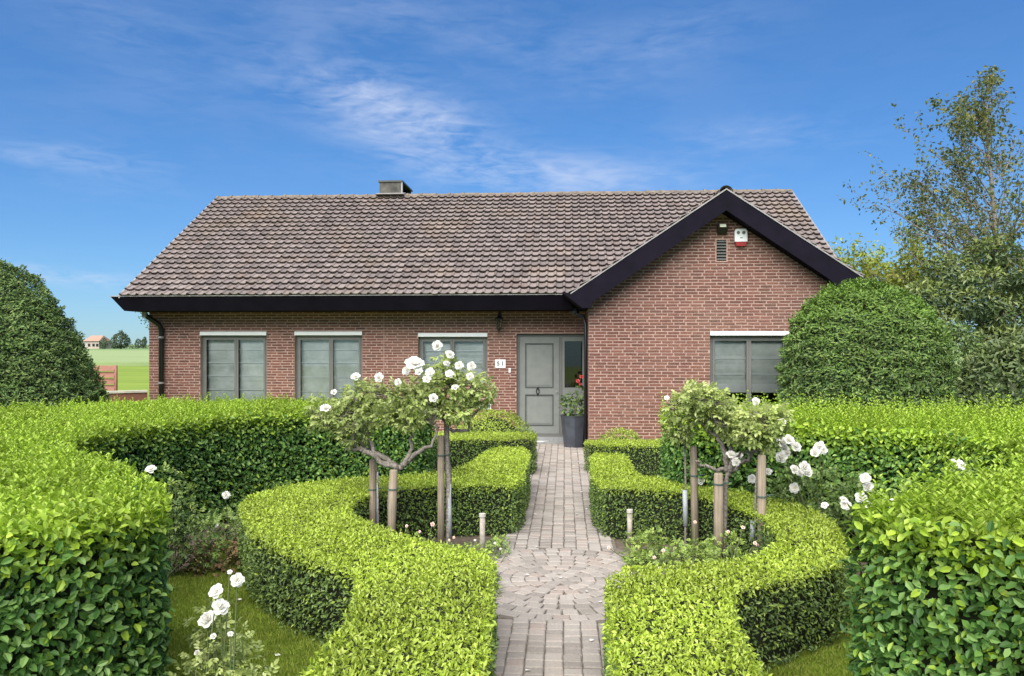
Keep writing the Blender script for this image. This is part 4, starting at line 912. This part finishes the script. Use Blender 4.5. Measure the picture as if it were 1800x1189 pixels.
# ------------------------------------------------------------------ roses
def bloom_mesh(name, mat, open_=1.0):
    b = MB(); 
    for ring, (n_, L_, w_, tilt) in enumerate([(5, .5, .52, .18), (5, .44, .46, .55), (5, .36, .38, .95), (4, .26, .28, 1.25)]):
        for j in range(n_):
            a = 2 * math.pi * (j + .5 * ring + .15 * random.random()) / n_; ca, sa = math.cos(a), math.sin(a); tl = tilt * open_ + random.gauss(0, .08); V = []
            for iu in range(4):
                u = iu / 3; rad = L_ * u * math.cos(tl + .5 * (u - .5) * (-1 if ring == 0 else 1)); hz = L_ * u * math.sin(tl + .35 * (1 - u)) + .03 * ring
                ww = w_ * (math.sin(math.pi * (.12 + .70 * u)))
                for v_ in (-.5, -.17, .17, .5):
                    bow = .10 * (abs(v_) * 2) ** 2 * L_; V.append((ca * rad - sa * ww * v_, sa * rad + ca * ww * v_, hz + bow + random.gauss(0, .010)))
            b.add(V, [(i * 4 + k, i * 4 + k + 1, i * 4 + k + 5, i * 4 + k + 4) for i in range(3) for k in range(3)])
    b.lathe([(.07, .10), (.05, .16), (.0, .17)], (0, 0, 0), 7, 1)
    return b.mesh(name, [mat, M['stamen']], smooth=False)
BM = [bloom_mesh('rose_bloom', M['petal'], o_) for o_ in (1.0, .8, 1.25)]
BUD = bloom_mesh('rose_bud', M['petal'], 1.7)
PK = bloom_mesh('pink_bloom', M['pinkpetal'], 1.2); RD = bloom_mesh('red_bloom', M['redpetal'], 1.1)
def put_bloom(root, P, size, me=None, cluster=1):
    for c in range(cluster):
        q = Vector(P) - root.location + (Vector(rv(1)[0]) * size * .5 if c else Vector((0, 0, 0)))
        o = link('rose_bloom', me or random.choice(BM), root, q); o.scale = (size,) * 3
        d = Vector((-P[0] * .09, -1.0, .55)) + Vector(rv(1)[0]) * .55; o.rotation_euler = d.to_track_quat('Z', 'Y').to_euler()
def rose_leaves(mb, P, Dm, s, g=0.):
    """pinnate leaves: a terminal leaflet and two pairs"""
    k = len(P); D = norm(Dm); U = norm(np.array([0, 0, 1.]) + rv(k) * .55); S = norm(np.cross(D, U)); U = np.cross(S, D); g = np.broadcast_to(g, (k,))
    s = np.broadcast_to(s, (k,)); L_ = s[:, None]
    leaves(mb, P + D * L_ * 1.1, D - U * .25, U, s, .58, g, simple_=False)
    for f, sg in ((.35, 1), (.35, -1), (.85, 1), (.85, -1)):
        leaves(mb, P + D * L_ * f, D * .5 + S * sg * .9 - U * .2, U, s * .85, .58, g, simple_=False)
def smooth_path(pts, n_=14):
    P = np.array(pts, float); t = np.linspace(0, len(P) - 1, n_); i = np.clip(t.astype(int), 0, len(P) - 2); f = (t - i)[:, None]
    P0 = P[np.clip(i - 1, 0, len(P) - 1)]; P1 = P[i]; P2 = P[i + 1]; P3 = P[np.clip(i + 2, 0, len(P) - 1)]
    return .5 * ((2 * P1) + (-P0 + P2) * f + (2 * P0 - 5 * P1 + 4 * P2 - P3) * f ** 2 + (-P0 + 3 * P1 - 3 * P2 + P3) * f ** 3)
def rose_tree(label, base, trunk, limbs, canopy, nleaf, blooms, r0=.022, guard=None, g=.5, Yc=None):
    """trunk and limbs in photo bearings at depth Y; canopy = lobes (px,py,Y,rx,ry,rz)"""
    root = thing('rose_tree', label, 'rose tree', base); B = np.array(base); mb = MB()
    def W(q): return np.array(at(q[0], q[1], Y=q[2])) - B
    mb.tube(smooth_path([(0, 0, 0)] + [W(q) for q in trunk], 12), np.linspace(r0, r0 * .85, 12), 8, noise=.25)
    tips = []
    for lb in limbs:
        pts = smooth_path([W(q) for q in lb[:-1]], 12) + rng.normal(size=(12, 3)) * .011; mb.tube(pts, np.linspace(lb[-1] * 1.3, lb[-1] * .55, 12), 8, noise=.5); tips.append(pts)
    blobs = [(*W(c[:3]), c[3], c[4], c[5]) for c in canopy]
    P, N = blob_points(blobs, int(nleaf * 1.8), .8, .25)
    # twigs up to the leaves
    allt = np.concatenate(tips) if tips else np.zeros((1, 3))
    for q in P[rng.choice(len(P), min(90, len(P)), False)]:
        d = np.linalg.norm(allt - q, axis=1); s = allt[np.argmin(d)]
        if d.min() < .55: mid = (s + q) / 2 + rng.normal(size=3) * .03; mb.tube([s, mid, q], [.006, .0045, .003], 4, cap=False)
    mb.build('trunk', M['bark'], root)
    f = MB(); k = len(P); rose_leaves(f, P, N * .6 + rv(k) * .8 + np.array([0, 0, -.25]), .042 * (.7 + .6 * rng.random(k)), np.clip(N[:, 2] * g + rng.random(k) * g * .8 - .1, 0, 1)); f.build('foliage', M['rose'], root, kind='stuff')
    for q in blooms: put_bloom(root, at(q[0], q[1], Y=q[2]), q[3])
    if guard:
        a, b_ = [np.array(at(*q[:2], Y=q[2])) - B for q in guard[:2]]; gm = MB(); gm.tube([a, (a + b_) / 2, b_], guard[2], 9); gm.build('trunk_guard', M['guard'], root)
    return root
def stake(label, px, ytop, Y, r, lean=0., ties=(), flat=False):
    a = at(px, ytop, Y=Y); root = thing('wooden_stake', label, 'stake', (a[0] + lean, Y, 0), None); b = MB()
    b.tube([(0, 0, 0), (-lean * .5, 0, a[2] * .5), (-lean, 0, a[2] - .012), (-lean, 0, a[2])], [r, r * .98, r * .95, r * .8], 10, noise=.06); b.build('post', M['stake'], root)
    for z in ties:
        t = MB(); t.lathe([(r + .001, -.006), (r + .006, -.006), (r + .006, .006), (r + .001, .006)], (-lean * z / a[2], 0, z), 10); t.tube([(r, 0, z), (r + .06, .03, z + .01), (r, .04, z)], .004, 4, cap=False); t.build('tie', M['tie'], root)
Yl = 7.5
stake('leftmost stake of the left rose bed, shorter than its neighbours in the group', 655, 808, 7.6, .035, .0, (.6,))
stake('middle stake of the left rose bed, standing under the forking limbs', 692, 826, 7.3, .040, -.03, (.66,))
stake('tallest stake of the left rose bed, beside the thick trunk with the white sleeve', 775, 766, 7.5, .034, 0., (.95,))
stake('stake at the back left of the right rose bed', 1219, 785, 7.7, .036, .02, (.75,))
stake('thick front stake of the right rose bed with a green tie', 1263, 832, 7.2, .044, 0., (.76,))
stake('rightmost stake of the right rose bed', 1339, 800, 6.95, .038, 0., (.7,))
def P3(px, py, Y): p_ = at(px, py, Y=Y); return (p_[0], p_[1], p_[2])
b0 = at(664, 900, Y=7.6); b0 = (b0[0], 7.6, 0)
rose_tree('slim rose tree at the left with a pale stem sleeve beside the left stake', b0, [(664, 850, 7.6), (655, 795, 7.6)],
          [[(655, 795, 7.6), (615, 785, 7.55), (575, 745, 7.5), .016], [(655, 795, 7.6), (640, 760, 7.6), (600, 720, 7.7), .015], [(655, 795, 7.6), (620, 760, 7.4), (640, 710, 7.4), .012]],
          [(600, 735, 7.5, .20, .20, .15), (565, 715, 7.5, .13, .15, .10), (630, 705, 7.5, .20, .2, .11), (570, 740, 7.4, .12, .12, .10), (618, 760, 7.4, .16, .16, .09)], 330,
          [(572, 719, 7.3, .105), (587, 690, 7.4, .06), (625, 663, 7.4, .095)], .010, (( 663, 930, 7.6), (664, 830, 7.6), .009), .45)
b0 = at(686, 900, Y=7.4); b0 = (b0[0], 7.42, 0)
rose_tree('gnarled rose tree forking widely just above the middle stake', b0, [(686, 860, 7.42), (700, 822, 7.4)],
          [[(700, 824, 7.4), (672, 810, 7.4), (640, 790, 7.4), (605, 790, 7.4), .026], [(700, 824, 7.4), (660, 795, 7.4), (645, 765, 7.45), .022], [(702, 824, 7.4), (722, 790, 7.4), (724, 755, 7.4), .020],
           [(705, 822, 7.4), (728, 800, 7.38), (760, 780, 7.35), (768, 745, 7.35), .020], [(640, 792, 7.4), (600, 770, 7.4), (580, 745, 7.4), .012], [(724, 755, 7.4), (700, 725, 7.45), (690, 690, 7.5), .012]],
          [(690, 700, 7.45, .24, .22, .14), (660, 730, 7.35, .20, .2, .11), (730, 700, 7.35, .22, .2, .15), (720, 740, 7.3, .14, .14, .08), (640, 690, 7.5, .18, .18, .10)], 470,
          [(667, 664, 7.3, .095), (715, 652, 7.3, .09), (728, 642, 7.3, .19), (700, 672, 7.2, .07), (756, 655, 7.2, .09)], .024, None, .4)
b0 = at(788, 900, Y=7.55); b0 = (b0[0], 7.55, 0)
rose_tree('thick trunked rose tree with a white sleeve, nearest the path on the left', b0, [(789, 860, 7.55), (786, 800, 7.55), (785, 740, 7.55)],
          [[(785, 745, 7.55), (760, 715, 7.5), (740, 690, 7.5), .026], [(786, 745, 7.55), (795, 710, 7.55), (790, 670, 7.55), .026], [(788, 755, 7.55), (820, 757, 7.5), (828, 735, 7.5), (845, 718, 7.5), .013], [(786, 745, 7.55), (825, 720, 7.5), (840, 690, 7.5), .018]],
          [(790, 690, 7.5, .25, .22, .17), (830, 680, 7.45, .20, .18, .13), (760, 680, 7.5, .20, .2, .13), (845, 695, 7.45, .13, .13, .09), (780, 645, 7.5, .14, .14, .09), (800, 725, 7.4, .16, .16, .07)], 560,
          [(769, 608, 7.3, .10), (790, 624, 7.3, .095), (790, 658, 7.2, .085), (807, 643, 7.25, .085), (829, 644, 7.3, .09), (826, 662, 7.2, .075), (762, 700, 7.15, .085), (800, 682, 7.15, .07), (785, 640, 7.35, .07), (737, 655, 7.2, .08), (750, 668, 7.15, .08)], .030, ((790, 945, 7.55), (789, 850, 7.55), .027), .5)
b0 = at(1205, 900, Y=7.7); b0 = (b0[0], 7.72, 0)
rose_tree('slim rose tree at the back left of the right bed with a grey sleeve', b0, [(1205, 850, 7.72), (1204, 785, 7.72)],
          [[(1204, 790, 7.72), (1200, 760, 7.7), (1215, 720, 7.7), .010], [(1204, 780, 7.72), (1190, 740, 7.7), (1185, 710, 7.7), .008]],
          [(1200, 720, 7.6, .16, .16, .15), (1230, 700, 7.6, .20, .18, .13), (1195, 750, 7.6, .13, .13, .12), (1240, 730, 7.55, .15, .14, .12)], 330, [(1172, 700, 7.5, .05), (1216, 678, 7.5, .05)], .011, ((1205, 925, 7.72), (1204, 862, 7.72), .024), .8)
b0 = at(1272, 900, Y=7.3); b0 = (b0[0], 7.3, 0)
rose_tree('old rose tree with grey twisted limbs above the thick front stake', b0, [(1276, 860, 7.3), (1280, 830, 7.3)],
          [[(1280, 832, 7.3), (1272, 790, 7.3), (1256, 765, 7.3), (1240, 750, 7.35), .022], [(1284, 830, 7.3), (1286, 795, 7.3), (1262, 745, 7.25), (1240, 715, 7.25), .020], [(1282, 838, 7.3), (1305, 812, 7.3), (1325, 790, 7.25), (1345, 760, 7.2), .020],
           [(1276, 826, 7.3), (1245, 822, 7.25), (1222, 812, 7.2), .015], [(1288, 810, 7.3), (1300, 800, 7.3), (1322, 790, 7.3), .012], [(1240, 750, 7.35), (1225, 735, 7.3), .012]],
          [(1250, 705, 7.25, .20, .18, .13), (1275, 735, 7.25, .20, .18, .13), (1310, 745, 7.2, .20, .18, .15), (1225, 695, 7.25, .14, .14, .09)], 440, [(1328, 706, 7.1, .075), (1285, 801, 7.15, .10), (1293, 812, 7.12, .08)], .022, None, .85)
b0 = at(1326, 900, Y=7.05); b0 = (b0[0], 7.05, 0)
rose_tree('rose tree leaning beside the rightmost stake of the right bed', b0, [(1328, 880, 7.05), (1331, 830, 7.05), (1336, 790, 7.05)],
          [[(1336, 795, 7.05), (1330, 765, 7.05), (1350, 735, 7.05), .014], [(1336, 795, 7.05), (1352, 760, 7.0), .010]],
          [(1340, 740, 7.05, .20, .18, .13), (1365, 735, 7.0, .10, .12, .10), (1320, 760, 7.0, .14, .14, .10), (1350, 770, 7.0, .10, .1, .09)], 330, [(1375, 742, 6.9, .07)], .011, ((1322, 950, 7.05), (1324, 915, 7.05), .024), .85)

def rose_bush(label, base, lobes, nleaf, blooms, lm='oldrose', g=.3, s=.034, me=None, cat='rose bush', name='rose_bush', stems=12, up_=.0):
    root = thing(name, label, cat, base); B = np.array(base); blobs = [(c[0] - B[0], c[1] - B[1], c[2], c[3], c[4], c[5]) for c in lobes]
    P, N = blob_points(blobs, int(nleaf * 2.4), .8, .12); P[:, 2] = np.maximum(P[:, 2], .02); k = len(P); f = MB()
    rose_leaves(f, P, N * .6 + rv(k) * .8 + np.array([0, 0, up_]), s * (.7 + .6 * rng.random(k)), np.clip(rng.random(k) * 1.6 * g + N[:, 2] * g * .5, 0, 1)); f.build('foliage', M[lm], root, kind='stuff')
    mb = MB()
    for j in range(stems):
        q = blobs[j % len(blobs)]; e = np.array([q[0] + rng.normal() * q[3] * .4, q[1] + rng.normal() * q[4] * .4, q[2] + q[5] * .6]); s0 = np.array([rng.normal() * .05, rng.normal() * .05, 0])
        mb.tube(smooth_path([s0, (s0 + e) / 2 + rng.normal(size=3) * .05, e], 6), np.linspace(.006, .003, 6), 5, cap=False)
    for q in blooms:
        e = np.array(q[:3]) - B; s0 = np.array([rng.normal() * .06, rng.normal() * .06, 0]); mb.tube(smooth_path([s0, (s0 * .4 + e * .6) * np.array([1, 1, .85]), e], 7), np.linspace(.006, .0028, 7), 5, cap=False)
    mb.build('stems', M['stemgreen'], root)
    for q in blooms: put_bloom(root, q[:3], q[3], me)
    return root
def pb_(L_, Y): return [(*at(px, py, Y=Y + random.gauss(0, .05)), s) for px, py, s in L_]
# white floribunda bushes behind the right box ring
rose_bush('white rose bush behind the right stakes with the fullest flower clusters', (2.45, 7.75, 0), [(2.3, 7.6, .55, .42, .25, .38), (2.65, 7.65, .50, .35, .25, .35), (2.0, 7.85, .40, .3, .25, .3)], 520,
          pb_([(1373, 778, .11), (1386, 774, .11), (1398, 786, .11), (1374, 803, .11), (1381, 797, .09), (1441, 786, .11), (1433, 796, .09), (1448, 792, .08), (1396, 826, .095), (1413, 821, .11), (1420, 831, .09), (1405, 832, .08), (1397, 858, .10), (1350, 830, .08), (1322, 842, .085), (1378, 790, .1)], 7.45), g=.25)
rose_bush('small white rose bush low behind the front right stake', (1.75, 8.6, 0), [(1.7, 8.5, .40, .35, .25, .25), (1.35, 8.7, .35, .25, .2, .22)], 220, pb_([(1232, 846, .09), (1308, 857, .08), (1300, 800, .07)], 8.3), g=.2)
rose_bush('white rose bush against the right privet, its flowers over the box ring', (2.95, 7.0, 0), [(2.85, 6.85, .50, .30, .3, .35), (3.1, 6.6, .45, .25, .3, .3)], 380,
          pb_([(1521, 841, .085), (1525, 855, .085), (1513, 874, .09), (1530, 888, .08), (1524, 897, .07), (1486, 888, .085), (1566, 885, .08), (1450, 889, .06), (1541, 893, .06), (1482, 879, .06)], 6.3), g=.45)
rose_bush('single white rose spray growing out of the top of the right foreground hedge', (2.55, 5.3, 0), [(2.5, 5.2, 1.12, .14, .14, .12)], 40, pb_([(1681, 815, .075), (1690, 820, .06)], 5.05), g=.4, stems=4)
# left
rose_bush('white rose bush in the left foreground with four open flowers', (-1.72, 3.85, 0), [(-1.68, 3.8, .30, .22, .20, .30), (-1.52, 3.75, .22, .18, .16, .22), (-1.78, 3.95, .48, .15, .14, .20), (-1.60, 3.6, .12, .22, .2, .14)], 420,
          pb_([(417, 1020, .068), (381, 1040, .075), (387, 1068, .085), (366, 1090, .09), (405, 1115, .03), (375, 1119, .03), (347, 1148, .03), (404, 1006, .025)], 3.75), g=.35, s=.030, lm='rose')
rose_bush('leggy white rose bush beside the left privet, one flower high on a shoot', (-3.35, 6.6, 0), [(-3.35, 6.55, .62, .22, .22, .35), (-3.2, 6.7, .30, .25, .22, .25)], 230, pb_([(265, 826, .09)], 6.3), g=.45)
rose_bush('low white rose bush with two flowers at the foot of the left back hedge', (-3.2, 7.6, 0), [(-3.25, 7.5, .22, .35, .3, .2), (-2.9, 8.2, .3, .35, .25, .25)], 280, pb_([(397, 871, .08), (378, 922, .085)], 7.3), g=.3)
rose_bush('browned dying plant in the left outer bed near the lawn edge', (-3.05, 6.9, 0), [(-3.1, 6.85, .12, .32, .30, .14), (-2.85, 7.2, .14, .25, .25, .14)], 200, [], lm='brownleaf', cat='plant', name='withered_plant', stems=8)
# ground-cover roses in the ring beds
rose_bush('low bushy ground cover rose by the path in the right bed', (.72, 7.3, 0), [(.75, 7.25, .14, .22, .2, .20), (.66, 7.0, .08, .14, .14, .12)], 330, pb_([(1070, 963, .03), (1108, 1006, .03)], 7.0), g=.8, s=.026, me=PK)
rose_bush('feathery ground cover rose in the middle of the right bed', (1.02, 6.75, 0), [(1.02, 6.75, .16, .24, .2, .20), (1.2, 6.9, .14, .2, .2, .16)], 360, pb_([(1166, 968, .03), (1150, 980, .03), (1160, 1000, .03), (1222, 918, .03)], 6.7), g=.8, s=.026, me=PK)
rose_bush('ground cover rose between the right hand stakes with small pink blooms', (1.45, 7.0, 0), [(1.4, 7.1, .16, .22, .2, .18), (1.55, 6.7, .12, .15, .2, .14)], 200, pb_([(1306, 928, .035), (1327, 955, .03), (1332, 958, .03), (1280, 935, .028)], 6.9), g=.8, s=.026, me=PK)
rose_bush('pale pink ground cover rose behind the tallest left stake', (-1.25, 7.1, 0), [(-1.3, 7.1, .15, .2, .18, .16), (-1.05, 6.95, .10, .18, .18, .10)], 170, pb_([(760, 922, .04), (715, 925, .028), (704, 938, .026), (738, 935, .025), (798, 945, .025), (790, 950, .022)], 7.0), g=.7, s=.018, me=PK)
rose_bush('low white flecked plant beside the left garden post', (-.75, 6.6, 0), [(-.78, 6.7, .07, .2, .3, .08), (-.6, 6.3, .06, .1, .3, .07), (-.95, 7.2, .08, .3, .25, .09), (-.65, 7.6, .06, .12, .3, .08)], 420, pb_([(835, 950, .022), (870, 955, .022), (855, 975, .02), (880, 965, .02)], 6.7), g=.6, s=.024, name='ground_cover_plant', cat='plant')
def light_post(label, px, py, Y):
    a = at(px, py, Y=Y); t = thing('garden_post', label, 'garden post', (a[0], Y, 0), 'short garden posts beside the path'); b = MB(); b.tube([(0, 0, 0), (0, 0, a[2] - .03)], .026, 12, noise=.08); b.build('tube', M['weathered'], t)
    b = MB(); b.lathe([(.028, -.03), (.032, -.03), (.032, .0), (.0, .004)], (0, 0, a[2]), 12); b.build('cap', M['concrete'], t)
light_post('short weathered round post in the left bed next to the path', 848, 903, 7.35)
light_post('short weathered round post in the right bed against the box hedge', 1107, 896, 8.0)

# planter by the door
t = thing('potted_geranium', 'tall faceted zinc planter with a red flowered plant right of the door', 'planter', (.185, 15.42, 0))
b = MB(); b.lathe([(0.0, .0), (.185, .0), (.20, .02), (.265, .60), (.275, .64), (.25, .64), (.24, .58), (.0, .58)], (0, 0, 0), 8); b.build('pot', M['pot'], t)
b = MB(); b.lathe([(.238, .585), (.0, .60)], (0, 0, 0), 8); b.build('soil', M['soil'], t)
P, N = blob_points([(0, 0, .80, .26, .22, .18), (-.08, -.05, .92, .18, .16, .16), (.12, 0, 1.0, .15, .15, .2)], 380, .6); b = MB()
leaves(b, P, N * .5 + rv(len(P)) * .7, N + np.array([0, 0, .5]), .075, .7, np.clip(rng.random(len(P)) - .45, 0, 1), simple_=False); b.build('foliage', M['oldrose'], t, kind='stuff')
b = MB()
for q in ((.10, -.05, 1.28), (.02, -.08, 1.20), (.14, 0, 1.16)): b.tube([(0, 0, .6), (q[0] * .6, q[1] * .6, .95), q], [.008, .006, .004], 5, cap=False)
b.build('stems', M['bark'], t)
for px, py, s in ((1022, 663, .085), (1016, 670, .075), (1020, 676, .06)): put_bloom(t, at(px, py, Y=15.25), s, RD)

# fallen petals
pm = MB(); pm.add([(0, 0, 0), (.018, -.010, .004), (.026, .006, .003), (.012, .018, .006), (-.006, .010, .004)], [(0, 1, 2), (0, 2, 3), (0, 3, 4)]); pme = pm.mesh('fallen_petal', M['petal'])
random.seed(5)
for i in range(26):
    y = 4.6 + 9 * random.random() ** 1.4; o = link('fallen_petal', pme, None, (-.45 + .78 * random.random(), y, .040), label='white rose petal fallen on the paved path', category='petal', group='rose petals fallen on the path'); o.rotation_euler = (0, 0, random.random() * 6); o.scale = (1.1,) * 3
for px, py in ((484, 1153), (418, 1055), (455, 985)):
    a = at(px, py, Z=.03); o = link('fallen_petal', pme, None, a, label='white rose petal fallen on the left lawn', category='petal', group='rose petals fallen on the lawn'); o.scale = (1.2,) * 3
